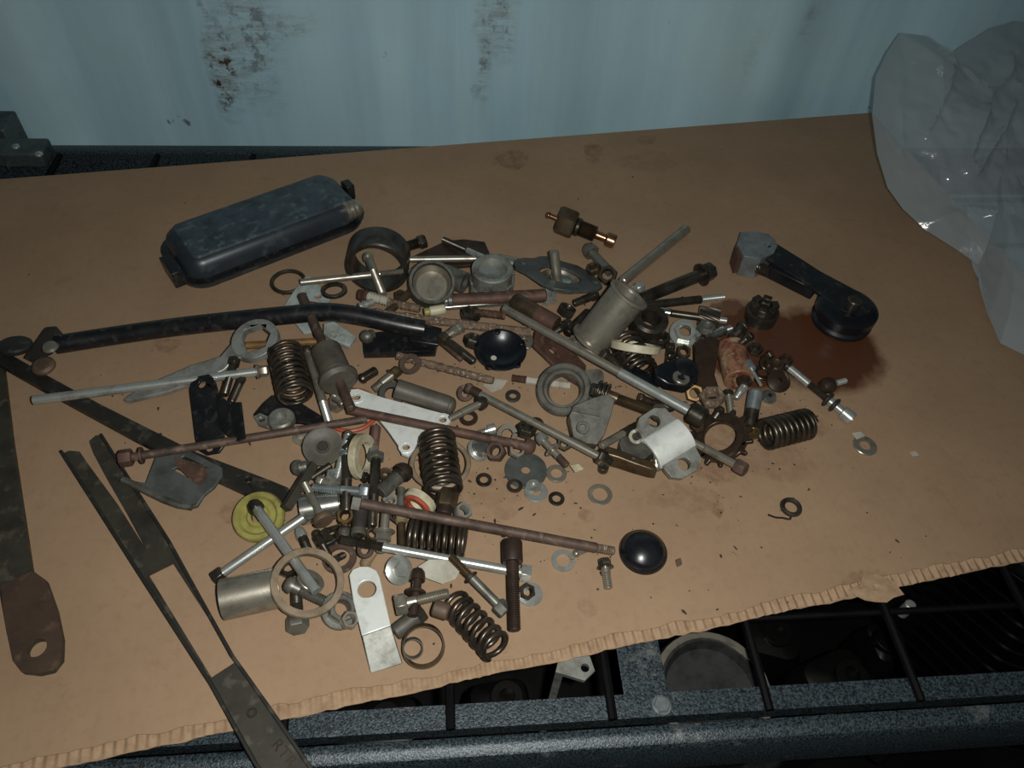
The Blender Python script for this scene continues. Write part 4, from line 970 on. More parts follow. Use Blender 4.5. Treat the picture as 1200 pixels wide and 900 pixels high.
bolt('thin bolt standing between the stained bush and the sprocket', (853, 456), (858, 490), 9, 13, 8, 'round', m='steel', hm='dark_steel', th=0)
# long stepped bolt right
rod('long stepped bolt with dark washers lying right of the heap', (921, 428), (999, 492), 9, 'zinc', 'stepped_bolt', 'bolt', group=None, segs=[('tip', 0, .06, 11, 'dark_steel', 'solid'), ('shank', .04, .36, 9.5, 'zinc', 'solid'), ('thread', .36, .62, 9, 'dark_steel', 'thread'), ('dark_washer', .62, .66, 20, 'rubber', 'solid'), ('spacer', .66, .72, 11, 'zinc', 'solid'), ('dark_washer', .72, .76, 19, 'rubber', 'solid'), ('neck', .76, .86, 10, 'zinc', 'solid'), ('socket_head', .86, 1, 16, 'zinc', 'thick')])
bolt('small screw with a dark knob head at the right of the oil', (963, 454), (991, 446), 7, 19, 15, 'round', m='zinc', hm='dark_rust', th=.4)
spring('lone coil spring lying at the right end of the heap', (898, 509), (945, 497), 19.5, 6, 8.5)
nut('brass coloured nut touching the end of the lone spring', (882, 511), 9, 8, 'brass')
# sprocket
k = mpp(846, 515); T = Thing('sprocket', 'brown rusty toothed sprocket ring beside the aluminium bearing cap', 'gear', None)
tp = []
for q in range(14):
    for f_, r_ in ((-.22, 32), (-.1, 38), (.1, 38), (.22, 32)): t = 2*pi*(q+f_)/14; tp.append((r_*k*cos(t), r_*k*sin(t)))
T.part('ring', prism(tp, 0, .004, [circ(0, 0, 19*k, 28)]), 'brown_oily', bevel=.0005); T.part('hub_flange', tube(.0038, .006, 28*k, 20*k, 36, axis='Z'), 'brown_oily'); T.settle((845, 514), None, True)
bolt('bolt with rusty hex head lying across the sprocket teeth', (874, 551), (812, 518), 10, 18, 13, 'hex', m='steel', hm='rust', th=.25)
nut('brass fitting beside the black lever knob', (813, 462), 11, 12, 'brass')
nut('oily crusted nut with pale flecks left of the thin standing bolt', (835, 470), 15, 12, 'flaky_rust')
# spring + nylon ring + bush
spring('coil spring standing aslant under the white nylon ring', (733, 400), (752, 436), 20, 6, 5.5)
washer('white nylon ring draped over the slanted coil spring', (744, 411), 29, 25, 9, 'nylon', 'nylon_ring', 'ring', 'nylon rings', kind='flat', rot=toward(5, 48), tilt=False)
upright('dark thick walled steel bush right of the steel sleeve', (757, 386), [('bush', [(0, 11), (0, 19), (2, 21), (22, 21), (25, 18), (25, 12), (22, 10.5)], 'dark_steel', 36, True)], 'steel_bush', 'bush', 'metal bushes', tilt=False, rot=toward(160, 80))
T = Thing('hand_lever', 'black plastic lever with a steel eyelet near the end of the long push rod', 'lever', None)
k = mpp(793, 442); T.part('lever', prism([(x*k, y*k) for x, y in ((-32, -8), (-20, -18), (4, -22), (20, -10), (26, 8), (18, 20), (2, 24), (-14, 16), (-30, 6))], 0, 12*k), 'black_plastic', bevel=.0015)
T.part('eyelet', mv(tube(11*k, 15*k, 10*k, 5*k, 24, axis='Z'), -2*k, -10*k, 0), 'steel'); T.part('knob', mv(lathe([(8*k, 0), (8*k, 16*k), (16*k, 14*k), (20*k, 6*k), (20*k, 0)], 20, 'Z'), 8*k, 6*k, 0), 'black_plastic')
T.settle((793, 444), None, True)
bolt('thick zinc bolt with a collar right of the bearing housing', (692, 456), (764, 482), 14, 22, 12, 'flange', m='bronze', hm='dark_steel', th=.55)
spring('short tight spring on the zinc bolt by the bearing housing', (700, 457), (712, 462), 13, 3.5, 3.5, 'dark_steel')
rod('dark pin with bright end pointing under the aluminium cap', (704, 523), (748, 498), 9, 'dark_steel', 'pin', 'pin', segs=[('shaft', 0, .6, 9, 'steel', 'solid'), ('dark_part', .58, 1, 10, 'dark_steel', 'solid')])
nut('small dark nut below the forged block', (662, 521), 9, 8, 'dark_steel')
washer('brown ring under the wedge block lip', (745, 512), 9, 5, 3, 'steel')
bolt('small ball ended screw below the aluminium cap', (770, 553), (768, 532), 7, 12, 9, 'round', m='steel', th=.3)

# more small fasteners between the big ones
nut('black oily nut left of the slanted spring', (722, 424), 11, 9, 'dark_steel')
bolt('dark stub bolt under the longest push rod near the sleeve foot', (706, 413), (730, 433), 10, 14, 8, m='dark_steel')
plate('black plastic shard beneath the slanted coil spring', [(722, 436), (742, 430), (766, 446), (770, 458), (748, 456), (728, 448)], [], .005, 'black_plastic', 'plastic_shard', 'shard')
bolt('oily screw between the black shard and the thick zinc bolt', (748, 466), (772, 474), 9, 13, 7, m='brown_oily')
nut('dark nut pinned under the longest push rod near its end cup', (782, 476), 10, 8, 'dark_steel')
washer('dark washer above the aluminium bearing cap', (772, 484), 11, 6, 3, 'dark_steel')
nut('greasy nut between the end cup and the sprocket', (818, 500), 9, 8, 'bronze')
bolt('dark set screw left of the cylinder pin', (846, 478), (836, 492), 9, 11, 6, 'round', m='dark_steel')
nut('oily nut under the red stained bush', (872, 450), 9, 8, 'brown_oily')
bolt('little oily bolt above the brown plate', (820, 396), (836, 402), 8, 12, 6, m='brown_oily')
nut('greasy nut right of the stained bush', (884, 412), 9, 8, 'dark_steel')
washer('thin oily washer in the grit by the domed disc', (898, 428), 9, 5, 2.5, 'brown_oily')
nut('steel nut wedged at the lower rim of the steel sleeve', (674, 404), 9, 9, 'steel')
nut('greasy nut between the brown tube and the gasket plate', (662, 368), 11, 10, 'dark_steel')
bolt('short dark bolt under the brown tube', (668, 378), (646, 392), 9, 13, 7, m='dark_steel')
# steel sleeve
rod('large flanged steel sleeve leaning on the gasket plate', (738, 344), (692, 400), 45, 'steel', 'steel_sleeve', 'sleeve', group=None, zf=(.058, .016), segs=[('top_flange', 0, .05, 48, 'steel', 'sleeve'), ('sleeve', .04, .95, 43, 'steel', 'sleeve'), ('bottom_flange', .94, 1, 50, 'steel', 'sleeve')])
bolt('bright hex bolt lying on top of the steel sleeve mouth', (752, 336), (728, 344), 9, 15, 8, m='zinc')
# clevis
T = Thing('clevis', 'curved dark steel clevis at the push rod end below the aluminium cap', 'clevis', None)
k = mpp(738, 550); o = pt(738, 550); Wf = lambda x, y: ((pt(x, y)-o).x, (pt(x, y)-o).y)
arc = [(706, 540), (722, 544), (740, 550), (758, 555), (766, 556)]; lo_ = []
for i, p in enumerate(arc):
    q = Wf(*p); lo_.append([(q[0], q[1]-.004, 0), (q[0], q[1]+.004, 0), (q[0], q[1]+.004, .015-.001*i), (q[0], q[1]-.004, .015-.001*i)])
T.part('body', fixn(loft(lo_)), 'bronze', bevel=.001); T.part('pin', mv(solid(0, .006, .004, 14, .0006, 'Z'), *Wf(706, 552), .001), 'dark_steel'); T.part('rivet', mv(lathe([(0, 0), (0, .003), (.001, .0025), (.0015, 0)], 12, 'Z'), *Wf(738, 549), .0118), 'steel')
T.settle((738, 550), None, False, z=.001)
bolt('push rod end nut between the rod and the clevis', (700, 533), (716, 542), 11, 19, 12, m='dark_steel', th=0, name='rod_end_nut', cat='nut', group='loose nuts')
rod('second long push rod with a rusty ball end in the middle', (545, 453), (702, 535), 10, 'steel', segs=[('rusty_ball', 0, .06, 14, 'rust', 'round'), ('collar', .05, .12, 12, 'dark_rust', 'solid'), ('shaft', .1, 1, 9.5, 'steel', 'solid')])
washer('rusty crumbly washer at the ball end of the second push rod', (546, 461), 10, 5, 3, 'rust')
# long push rod 1
rod('longest bright push rod crossing the centre down to the right', (590, 361), (826, 492), 11, 'steel', segs=[('shaft', 0, .62, 11, 'steel', 'solid'), ('lower_shaft', .6, .93, 12, 'zinc', 'solid'), ('end_cup', .93, 1.0, 25, 'dark_steel', 'solid')])
# aluminium cap
T = Thing('bearing_saddle', 'bright aluminium bearing cap with an arched middle and two bolt ears', 'cap', None)
k = mpp(782, 520); a0, a1 = pt(760, 499, .015), pt(800, 540, .015); d = Vector((a1.x-a0.x, a1.y-a0.y, 0)); an = atan2(d.y, d.x); ln = d.length
def ear(cx): return [(cx-.011 if cx < 0 else cx-.004, -.015), (cx+.004 if cx < 0 else cx+.011, -.015), (cx+.004 if cx < 0 else cx+.011, .015), (cx-.011 if cx < 0 else cx-.004, .015)]
hl = ln/2
def eshape(s_): return [(s_*(hl-.007), -.0155), (s_*(hl+.004), -.0145), (s_*(hl+.009), -.008), (s_*(hl+.0095), .006), (s_*(hl+.005), .0135), (s_*(hl-.007), .0155)]
for s_ in (-1, 1): T.part('bolt_ear', prism(eshape(s_), 0, .006, [circ(s_*(hl+.0008), 0, .0048, 18)]), 'dull_aluminium', bevel=.0008)
lo_ = [[(hl*.72*cos(q*pi/12), y_, .002+.0095*sin(q*pi/12)) for q in range(13)]+[(hl*.56*cos(pi-q*pi/12), y_, .0005+.007*sin(q*pi/12)) for q in range(13)] for y_ in (-.0165, .0165)]
T.part('arch', fixn(loft(lo_)), 'aluminium', bevel=.0005)  # paler metal than the ears, painting in the highlight on the arch
T.settle((782, 521), Matrix.Rotation(an, 3, 'Z'), True, maxt=.3)

# ================================================================== left centre of the heap
washer('red rubber ring lying under the aluminium link plate', (412, 482), 33, 28, 5, 'red_rubber', 'rubber_ring', 'ring', None, kind='oring')
nut('zinc nut left of the grey dished disc', (354, 516), 10, 10, 'zinc')
nut('upright hex nut standing under the crossing rods', (394, 478), 9, 16, 'steel')
bolt('threaded stud just above the red rubber ring', (421, 446), (441, 434), 12, 13, 6, 'round', m='dark_steel', th=.8)
bolt('zinc bolt with brown hex head above the link plate', (468, 433), (438, 457), 11, 17, 12, 'flange', m='steel', hm='bronze', th=.3)
bolt('half hidden bolt inside the red rubber ring', (404, 474), (390, 462), 9, 13, 7, m='steel')
washer('dark rubber ring behind the grey rubber sleeve', (459, 463), 15, 8, 6, 'rubber', 'rubber_seal', 'ring', None)
rod('grey rubber sleeve lying behind the link plate', (464, 455), (534, 478), 23, 'grey_rubber', 'rubber_sleeve', 'sleeve', group=None, segs=[('sleeve', 0, .88, 23, 'grey_rubber', 'thick'), ('rounded_end', .8, 1, 22, 'grey_rubber', 'round')])
plate('black bent bracket with a pointed nose left of the red ring', [(297, 487), (308, 474), (319, 465), (334, 466), (352, 474), (384, 495), (374, 502), (350, 498), (318, 498), (302, 496)], [], .003, 'black_paint', 'pointed_bracket', 'bracket')
plate('zinc lug with a hole under the black pointed bracket', [(298, 490), (306, 486), (318, 492), (328, 500), (318, 505), (304, 500)], [(308, 494, 3.5)], .003, 'dull_aluminium', 'zinc_lug', 'lug')
upright('knurled zinc thumb knob on the black pointed bracket', (331, 495), [('knob', [(0, 0), (0, 15), (2, 16), (9, 15), (11, 13), (11, 7), (6, 6), (6, 0)], 'dull_aluminium', 36)], 'thumb_knob', 'knob', tilt=False)
spring('dark coil spring next to the spanner eye', (334, 411), (346, 463), 21, 5, 9)
bolt('zinc long bolt running from the left under the spanner to the spring', (314, 434), (39, 469), 11, 18, 13, 'flange', m='zinc', hm='steel', th=0)
bolt('slim long bolt standing between the spring and the brown bush', (359, 407), (386, 496), 10, 15, 10, 'round', m='steel', hm='dark_steel', th=.25, tm='zinc')
rod('rusty rod carrying a brown rubber bush', (354, 346), (412, 480), 11, 'dark_rust', 'bush_rod', 'rod', group=None, segs=[('shaft', 0, 1, 11, 'rust', 'solid'), ('bush', .50, .74, 36, 'grey_rubber', 'solid'), ('bush_flange', .73, .79, 46, 'grey_rubber', 'solid')])
plate('bright aluminium three cornered link plate with ringed holes', [(409, 466), (412, 459), (420, 458), (448, 468), (516, 486), (526, 488), (529, 495), (523, 501), (505, 506), (490, 519), (485, 530), (479, 537), (471, 534), (467, 524), (456, 508), (440, 488), (414, 476)], [(418, 468, 5), (519, 494, 4.5), (476, 526, 4.5)], .0025, 'aluminium', 'link_plate', 'plate', None, tilt=False, z=.017,
      extra=lambda T, W_, o: [T.part('hole_ring', mv(tube(.0022, .0032, 9*mpp(x, y), 5.2*mpp(x, y), 24, axis='Z'), *W_(x, y), 0), 'aluminium', 0) for x, y in ((418, 468), (519, 494), (476, 526))])
bolt('rusty long bolt with hex head lying between fork and link plate', (140, 538), (430, 491), 10, 21, 14, 'hex', m='rust', hm='red_rust', th=0, wash=(.085, 10, 'red_rust'))

# small fasteners around the big grey washer
G2 = 'small fasteners right of the link plate'
washer('large blue grey fender washer with a small centre hole', (616, 552), 25, 5.5, 3, 'grey_paint', tilt=False, z=0.0)
bolt('small zinc bolt with dark round head above the loose washers', (571, 469), (527, 491), 9, 17, 12, 'round', m='steel', hm='dark_steel', th=.3)
washer('small black washer above the second push rod', (601, 465), 9, 4.5, 3, 'rubber', tilt=False, z=0)
washer('dark toothed washer under the small zinc bolt', (549, 491), 11, 6, 3, 'dark_rust', kind='lock', tilt=False, z=0)
bolt('tiny bright cap screw behind the rusty bolt shaft', (581, 502), (560, 508), 8, 13, 9, 'socket', m='zinc')
washer('grey spring washer behind the rusty round head bolt', (595, 510), 12.5, 7, 3, 'steel', kind='lock')
upright('bright stacked flange washers below the rusty bolt shaft', (560, 528), [('lower_flange', [(0, 0), (0, 14), (3, 14), (5, 10), (5, 0)], 'zinc'), ('ribbed_top', [(5, 0), (5, 11), (8, 12), (10, 10), (12, 11), (15, 9), (15, 0)], 'chrome')], 'flange_nut', 'nut', 'loose nuts', rot=toward(100, 62), tilt=False)
nut('rust stained dome nut below the rusty bolt shaft', (583, 531), 12, 13, 'rust')
nut('shiny small nut left of the rusty round bolt head', (605, 528), 11, 10, 'steel')
nut('dark greasy nut above the rusty round bolt head', (615, 508), 12, 11, 'dark_steel')
bolt('rusty bent looking bolt crossing over the link plate', (628, 525), (408, 480), 11, 19, 12, 'round', m='red_rust', th=0)
washer('brown thin washer touching the second push rod', (628, 497), 9, 5, 2.5, 'dark_rust')
bolt('zinc banjo bolt with a collar left of the forged block', (630, 509), (665, 546), 9, 15, 12, 'round', m='steel', hm='dull_aluminium', th=.3, tm='rust', wash=(.5, 10, 'steel'))
washer('dark washer half under the left edge of the fender washer', (603, 570), 9.5, 5, 2.5, 'dark_steel', tilt=False, z=0.0006)
washer('zinc washer lying on the lower edge of the fender washer', (628, 577), 14, 6, 2.5, 'zinc', tilt=False, z=0.0016)
washer('thin pale washer on the hole side of the fender washer', (625, 570), 9, 4, 2, 'dull_aluminium', tilt=False, z=0.0034)
washer('black washer left of the fender washer', (567, 563), 9.5, 5, 2.5, 'dark_steel', tilt=False, z=0)
washer('greasy double washer touching the right of the fender washer', (652, 556), 12, 7, 3.5, 'steel', tilt=False, z=0)
washer('small dark washer lowest of the group below the fender washer', (652, 585), 9.5, 5, 2.5, 'dark_steel', tilt=False, z=0)
washer('plain zinc washer alone below the clevis', (703, 580), 14.5, 9, 2, 'steel', tilt=False, z=0)
washer('steel washer alone at the far right of the cardboard', (1013, 523), 14, 6.5, 2.5, 'steel', tilt=False, z=0)
plate('scrap of pale tape beside the far right washer', [(998, 508), (1008, 506), (1014, 511), (1004, 515)], [], .0004, 'paper', 'tape_scrap', 'paper')
plate('small pale chip left of the wedge block', [(668, 546), (678, 544), (684, 550), (674, 554)], [], .0006, 'nylon', 'pale_chip', 'chip')
k = mpp(926, 597); T = Thing('torsion_spring', 'small dark wire loop with a bent tail alone on the cardboard', 'spring', None)
T.part('loop', mv(torus(10*k, 3*k, 32, 8), z=3*k), 'dark_steel'); T.part('tail', sweep(smooth_path([Vector((-3*k, -10*k, 2*k)), Vector((-6*k, -15*k, 2*k)), Vector((-14*k, -13*k, 2*k)), Vector((-22*k, -12*k, 2*k)), Vector((-30*k, -8*k, 2*k))], 5), 1.3*k, 6), 'dark_steel'); T.settle((926, 596), None, False)
T = Thing('dome_plug', 'black domed rubber cap alone at the lower right of the heap', 'cap', None); k = mpp(753, 646)
T.part('skirt', lathe([(0, 20*k), (0, 28*k), (4*k, 28.5*k), (7*k, 27*k), (8*k, 22*k), (3*k, 20*k)], 40, 'Z', True), 'black_plastic'); T.part('dome', lathe([(4*k, 25*k), (8*k, 26*k), (13*k, 21*k), (18*k, 12*k), (20*k, 4*k), (20*k, 0)], 40, 'Z'), 'black_plastic', smooth=60)
T.settle((753, 648), None, False)
bolt('small rusty flange bolt left of the black rubber cap', (708, 655), (713, 690), 11, 20, 11, 'flange', m='steel', hm='dark_steel', th=.5)
washer('zinc spring washer below the long rusty rod', (660, 658), 14, 8.5, 3, 'zinc', kind='lock', tilt=False, z=0)
bolt('tiny stained screw beside the zinc spring washer', (672, 650), (690, 643), 7, 9, 5, 'round', m='steel')
plate('small brown square crumb right of the black rubber cap', [(791, 657), (797, 655), (799, 662), (793, 665)], [], .002, 'brown_block', 'rust_crumb', 'crumb')
plate('pale torn paper chip at the far right of the cardboard', [(1066, 530), (1072, 529), (1077, 534), (1070, 535)], [], .0006, 'paper', 'paper_chip', 'chip')

# ================================================================== lower left of the heap
rod('dull steel cylinder sleeve lying by the forked bar', (260, 703), (324, 689), 48, 'dull_aluminium', 'cylinder_sleeve', 'sleeve', group=None, segs=[('sleeve', 0, 1, 48, 'steel', 'sleeve')])
bolt('dark hex bolt standing under the tan ring', (349, 738), (347, 694), 15, 27, 18, 'hex', m='dark_steel', hm='cast_grey', th=.4)
bolt('grey stubby bolt lying inside the tan ring', (333, 682), (380, 705), 15, 20, 11, 'round', m='cast_grey', th=.6)
nut('dark coil bound nut behind the tan ring', (340, 668), 13, 12, 'dark_steel')
washer('steel washer lying inside the tan ring', (363, 682), 17, 10, 4, 'steel')
nut('knurled dark adjuster nut right of the tan ring', (398, 716), 18, 16, 'cast_grey', flange=True)
nut('small clear edged nut beside the knurled adjuster', (408, 728), 11, 10, 'steel')
washer('brown rusty curved washer below the ball joint', (398, 655), 20, 12, 4, 'rust')
bolt('zinc and black bolt between the yellow wheel and the ball joint', (349, 618), (361, 645), 12, 14, 16, 'round', m='dark_steel', hm='zinc', th=.3)
plate('dark clip plate with a rounded tab above the tan ring', [(366, 634), (380, 622), (398, 617), (404, 626), (392, 640), (374, 648)], [(390, 627, 4)], .004, 'dark_steel', 'clip_plate', 'clip')
bolt('small dark pin bolt leaning on the clip plate', (369, 622), (386, 652), 9, 12, 8, 'round', m='dark_steel', th=.4)
upright('shiny ball joint socket left of the long zinc stud', (403, 628), [('socket', [(0, 0), (0, 11), (8, 11), (12, 8), (12, 5), (8, 5), (7, 0)], 'dark_steel'), ('ball', [(6, 0), (7, 5), (10, 6.5), (13, 5), (14, 0)], 'chrome')], 'ball_joint', 'joint')
bolt('olive bolt shaft below the long zinc stud', (425, 665), (445, 636), 11, 13, 8, 'round', m='tan', th=.3)
rod('bright steel bush lying at the tip of the flat bar', (352, 598), (398, 590), 36, 'chrome', 'chrome_bush', 'bush', group='metal bushes', segs=[('bush', 0, 1, 36, 'chrome', 'sleeve')])
upright('grey dished rubber disc with a brown centre below the thumb knob', (379, 525), [('dish', [(0, 0), (0, 20), (4, 23), (8, 23), (8, 21), (5, 14), (5, 8), (8, 7), (8, 0)], 'grey_rubber', 36), ('centre', [(8, 0), (8, 6), (9, 5), (9, 0)], 'dark_rust')], 'dished_disc', 'disc', rot=toward(160, 70), tilt=False)
bolt('dark square bracket bolt right of the dished disc', (419, 513), (404, 528), 12, 18, 12, 'square', m='dark_steel')
rod('dark curved lever end behind the flat lever', (365, 560), (388, 545), 9, 'dark_steel', 'lever_end', 'lever', group=None)
bolt('steel stub bolt at the top of the flat lever', (344, 549), (362, 546), 14, 19, 8, 'round', m='cast_grey')
rod('flat dark lever leaning beside the flat bar end', (335, 596), (367, 544), 12, 'dark_steel', 'flat_lever', 'lever', group=None, segs=[('blade', 0, 1, 13, 'worn_bar', 'square')])
nut('dull round nut below the dished disc', (392, 563), 12, 10, 'dull_aluminium')
bolt('chrome stud leaning right of the dished disc', (409, 505), (394, 564), 10, 12, 8, 'round', m='zinc', hm='chrome', th=.8)
bolt('dark bolt with blue washer head standing beside the white ring', (406, 531), (406, 600), 13, 17, 6, 'disc', m='dark_steel', hm='blue_zinc', th=.5)
bolt('blue zinc bolt lying flat above the chrome bush', (433, 577), (366, 571), 11, 20, 11, 'hex', m='blue_zinc', th=.5)
bolt('dull wing foot bolt leaning on the chrome bush', (380, 612), (357, 566), 9, 24, 8, 'disc', m='steel', hm='brown_block', th=.3)
nut('brass square nut below the dark standing bolt', (406, 607), 11, 12, 'brass')
rod('dark rubber plug right of the brass nut', (423, 596), (420, 628), 17, 'rubber', 'rubber_plug', 'plug', group=None, segs=[('body', 0, 1, 17, 'rubber', 'solid'), ('lip', .75, 1, 19, 'grey_rubber', 'solid')])
washer('white nylon ring standing on edge among the bolts', (421, 535), 27, 17, 9, 'nylon', 'nylon_ring', 'ring', 'nylon rings', rot=toward(98, 18), tilt=False)
bolt('rusty tipped stud at the right of the standing white ring', (436, 540), (441, 500), 12, 14, 8, 'round', m='steel', th=.6, tm='red_rust')
bolt('dark shoulder bolt standing right of the white ring', (441, 532), (436, 617), 12, 21, 9, 'hex', m='dark_steel', hm='cast_grey', th=.4)
bolt('thick dark threaded bolt with domed head by the large spring', (480, 547), (446, 577), 19, 24, 14, 'round', m='dark_steel', hm='dark_rust', th=.6, tm='cast_grey')
nut('small zinc coil nut below the thick threaded bolt', (458, 590), 10, 8, 'zinc')
rod('tan crusted pin left of the lying spring', (470, 572), (471, 640), 10, 'tan', 'crusted_pin', 'pin', segs=[('upper', 0, .45, 10, 'cast_grey', 'solid'), ('crust', .4, .62, 14, 'tan', 'rough'), ('lower', .6, 1, 9, 'bronze', 'solid')])
bolt('zinc flange bolt standing above the long zinc stud', (449, 634), (453, 588), 11, 26, 12, 'flange', m='steel', hm='steel', th=.2)
bolt('brown stop bolt left of the lying spring', (419, 597), (424, 583), 10, 15, 10, 'hex', m='steel')
nut('dark nut between the flat lever and the chrome bush', (384, 583), 9, 9, 'dark_steel')
bolt('small dark bolt between the standing bolts and the white ring', (431, 562), (418, 550), 9, 13, 7, m='dark_steel')
washer('dark washer under the long zinc stud thread', (428, 645), 10, 5, 3, 'dark_rust')
nut('small rusty nut left of the thick threaded bolt', (452, 558), 8, 8, 'rust')
bolt('dark screw lying below the ball joint', (384, 660), (404, 650), 9, 13, 7, m='dark_steel')
nut('brown nut between the rubber plug and the flange bolt', (436, 628), 9, 8, 'bronze')
bolt('steel screw below the dished disc edge', (372, 562), (396, 572), 9, 13, 8, m='steel')
nut('dark nut behind the standing flange bolt', (466, 605), 9, 9, 'dark_steel')
bolt('grey screw beside the black strut bracket', (424, 398), (438, 390), 11, 16, 10, 'round', m='cast_grey')
washer('dark curved strap ring below the bearing ring rod', (392, 342), 15, 11, 4, 'dark_steel', 'strap_ring', 'ring', None)
nut('small brown nut left of the round clamp', (470, 350), 8, 8, 'bronze')
rod('rusty flaked stub below the chrome rod', (556, 366), (592, 370), 9, 'flaky_rust', 'rusty_stub', 'stub', group=None, segs=[('body', 0, 1, 10, 'red_rust', 'rough')])
# big springs
washer('wide thin beige ring around the foot of the large upright spring', (516, 545), 36, 31, 6, 'brown_nylon', 'thin_ring', 'ring', 'nylon rings', kind='oring', tilt=False, z=.0195)
spring('large dark coil spring lying over the beige ring', (512, 514), (520, 574), 23, 6, 8.5)
rod('brown rusty valve cap at the lower end of the large spring', (526, 576), (520, 604), 26, 'dark_rust', 'valve_cap', 'cap', group=None, segs=[('body', 0, .7, 26, 'bronze', 'hex'), ('skirt', .65, 1, 18, 'dark_rust', 'solid')])
spring('dark coil spring lying crosswise below the long rusty rod', (482, 627), (544, 636), 23, 6, 8.5, zf=(.0155, .0155))
upright('white nylon bush with a red rubber ring beside the large spring', (494, 586), [('bush', [(0, 9), (0, 20), (6, 20), (8, 18), (8, 11)], 'nylon', 36, True), ('red_ring', [(7, 11), (7, 16), (10, 18), (12, 16), (12, 11), (10, 10)], 'red_rubber', 36, True)], 'nylon_bush', 'bush', None, tilt=False, rot=toward(205, 2))
nut('zinc nut between the long rusty rod and the valve cap', (540, 602), 11, 12, 'dull_aluminium')
rod('long rusty rod ending at the black rubber cap', (413, 588), (720, 646), 12, 'rust', zf=(.040, .012), segs=[('square_end', 0, .03, 17, 'cast_grey', 'square'), ('shaft', .03, .93, 12, 'rust', 'solid'), ('thread', .93, 1, 11, 'flaky_rust', 'thread')])
plate('off white plastic scrap below the long zinc stud', [(490, 664), (503, 657), (528, 658), (540, 668), (534, 678), (518, 683), (498, 676)], [], .0006, 'paper', 'plastic_scrap', 'scrap')
bolt('stained grey bolt pointing down right under the long zinc stud', (593, 718), (528, 652), 11, 20, 14, 'hex', m='cast_grey', th=.35, tm='bronze', wash=(.62, 9, 'dark_rust'))
bolt('long zinc stud lying above the dome headed bolt', (622, 673), (399, 632), 11, 19, 12, 'square', m='zinc', th=.22, tm='dark_steel', zf=(.012, .025))
washer('dark washer on the thread of the long zinc stud', (447, 640), 9, 5, 3, 'rubber')
bolt('dark rusty socket head screw standing across the stud end', (600, 634), (603, 739), 15, 25, 28, 'socket', m='dark_rust', th=.62, tm='dark_rust')
washer('zinc flat washer right of the dark socket screw', (621, 697), 15, 6, 2.2, 'zinc', tilt=False, z=0)
nut('dark nut lying on the zinc washer by the socket screw', (617, 694), 10, 6, 'dark_steel')
k = mpp(468, 668); T = Thing('flange_bolt', 'zinc dome headed flange bolt above the angle bracket hole', 'bolt', 'loose bolts in the pile')
T.part('flange', lathe([(0, 0), (0, 17*k), (2*k, 17.5*k), (5*k, 11*k), (5*k, 0)], 30, 'Z'), 'zinc'); T.part('head', hexa(4*k, 11*k, 9.5*k, axis='Z'), 'zinc'); T.part('shank', solid(-30*k, 0, 5*k, 14, .0004, 'Z'), 'zinc')
T.settle((467, 668), toward(115, 52), False)
spring('bronze coloured coil spring nearest the front edge', (533, 708), (581, 758), 20, 6.5, 7)
rod('brown block cap left of the front coil spring', (508, 712), (526, 718), 20, 'brown_block', 'block_cap', 'cap', group=None)
rod('dark sleeve end behind the hose clamp', (462, 742), (496, 716), 22, 'dark_steel', 'dark_sleeve', 'sleeve', group=None, segs=[('sleeve', 0, 1, 20, 'grey_rubber', 'solid'), ('hex_end', .75, 1, 25, 'dark_steel', 'hex')])
bolt('steel bolt with hex head lying right of the angle bracket', (463, 710), (526, 695), 13, 26, 14, 'hex', m='steel', th=.6)
bolt('dark shoulder stud standing on the steel bolt', (491, 666), (484, 722), 11, 18, 16, 'round', m='dark_rust', th=0, wash=(.52, 12, 'dark_rust'))
# angle bracket
T = Thing('angle_bracket', 'bright zinc angle bracket with one round hole near the front edge', 'bracket', None)
o = pt(430, 700); za = .014
top = [(409, 674), (413, 667), (420, 664), (434, 664), (441, 668), (445, 676), (451, 702), (458, 733), (424, 745), (414, 705)]
Wf = lambda x, y, z_=za: ((pt(x, y, z_)-o).x, (pt(x, y, z_)-o).y)
T.part('upper_leg', prism([Wf(*p) for p in top], za-.003, za, [circ(*Wf(430, 690), 10.5*mpp(430, 690), 22)]), 'aluminium', bevel=.0006)
T.part('lower_leg', fixn(loft([[Vector((*Wf(424, 745), za)), Vector((*Wf(458, 733), za)), Vector((*Wf(472, 778, .001), .001)), Vector((*Wf(434, 790, .001), .001))], [Vector((*Wf(424, 743), za-.003)), Vector((*Wf(458, 731), za-.003)), Vector((*Wf(470, 770, .001), .0)), Vector((*Wf(433, 782, .001), .0))]])), 'dull_aluminium', bevel=.0006)  # duller metal than the upper leg, haze over it put into the colour
M = Matrix.Translation((o.x, o.y, 0)); T.stamp(M); T.build(M)
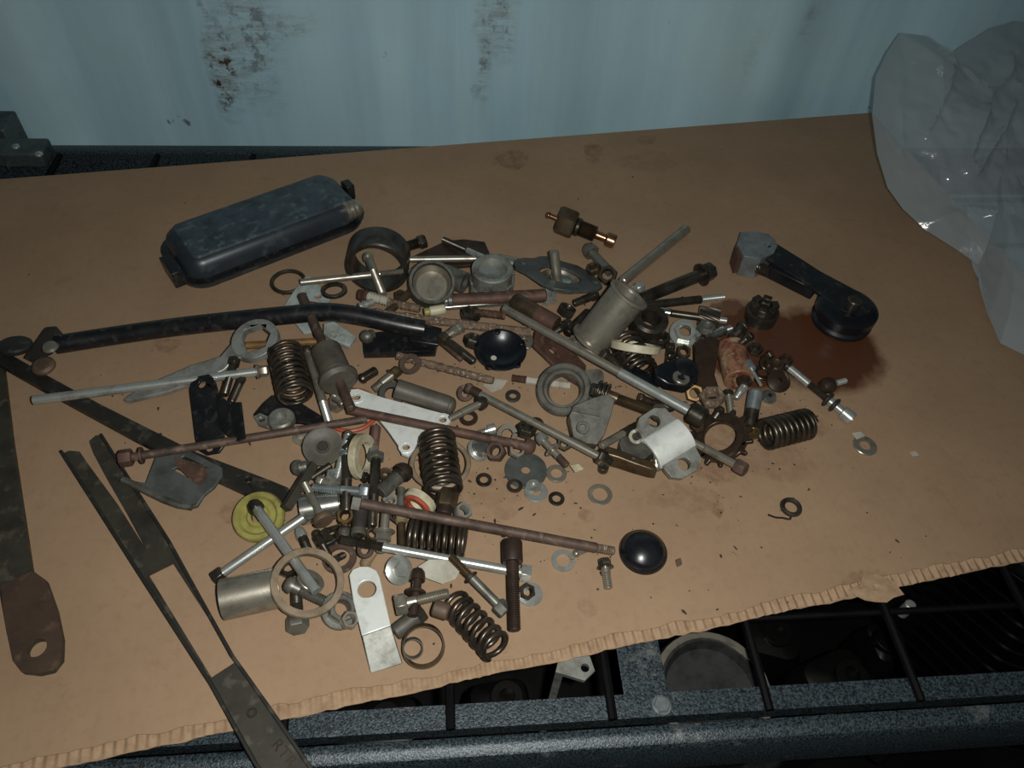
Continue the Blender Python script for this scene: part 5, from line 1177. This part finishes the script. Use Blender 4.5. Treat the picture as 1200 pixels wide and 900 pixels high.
# hose clamp
k = mpp(496, 757); T = Thing('hose_clamp', 'brown steel band hose clamp standing beside the angle bracket', 'clamp', None)
T.part('band', tube(-7*k, 7*k, 25*k, 23*k, 40, .0002, 'Z'), 'bronze'); T.part('inner_curl', mv(tube(-5*k, 5*k, 12*k, 10.5*k, 24, .0002, 'Z'), -12*k, -2*k, 0), 'cast_grey')
for q in range(8): T.part('notch', xf(box(24.6*k, 25.6*k, -.8*k, .8*k, -4*k, 4*k), Matrix.Rotation(-1.2-q*.12, 4, 'Z')), 'dark_rust', 0)
T.settle((496, 757), toward(165, 52), False)
# bolts and ring over the yellow wheel
bolt('zinc bolt lying from the steel sleeve toward the chrome bush', (250, 679), (356, 606), 11, 20, 13, 'hex', m='zinc', hm='dark_steel', th=0)
bolt('long zinc bolt with dark head resting on the yellow wheel', (295, 588), (371, 693), 12, 19, 14, 'round', m='zinc', hm='dark_steel', th=0)
washer('large tan nylon ring lying over the bolts by the steel sleeve', (360, 684), 42, 34, 8, 'brown_nylon', 'tan_ring', 'ring', 'nylon rings', kind='flat')

# ================================================================== crumbs of dirt
random.seed(8); V = []; Fc = []
def flake(px, py, s_, el=1.0):
    p = pt(px, py, 0); a = random.uniform(0, pi); o_ = len(V); n_ = 5
    for q in range(n_):
        t = 2*pi*q/n_; rr = s_*random.uniform(.6, 1.2); x, y = rr*el*cos(t), rr*sin(t)
        V.append((p.x+x*cos(a)-y*sin(a), p.y+x*sin(a)+y*cos(a), .0001))
    V.append((p.x, p.y, s_*.7)); Fc.extend([(o_+q, o_+(q+1) % n_, o_+n_) for q in range(n_)])
for c, sp_, n_ in (((930, 480), (60, 30), 60), ((880, 560), (90, 50), 30), ((900, 420), (40, 24), 60), ((560, 570), (120, 60), 60), ((700, 620), (200, 60), 40), ((350, 450), (250, 120), 90), ((600, 430), (250, 100), 90), ((450, 600), (160, 90), 60), ((740, 500), (120, 60), 60), ((900, 650), (200, 60), 25), ((450, 240), (300, 40), 14)):
    for _ in range(n_): flake(random.gauss(c[0], sp_[0]*.6), random.gauss(c[1], sp_[1]*.6), random.choice((.0003, .0005, .0006, .0010)), random.choice((1, 1, 1.8, 2.4)))
obj('grit', (V, Fc), 'crumb', label='dark rust crumbs and grit scattered over the cardboard', cat='grit', kind='stuff', smooth=0)
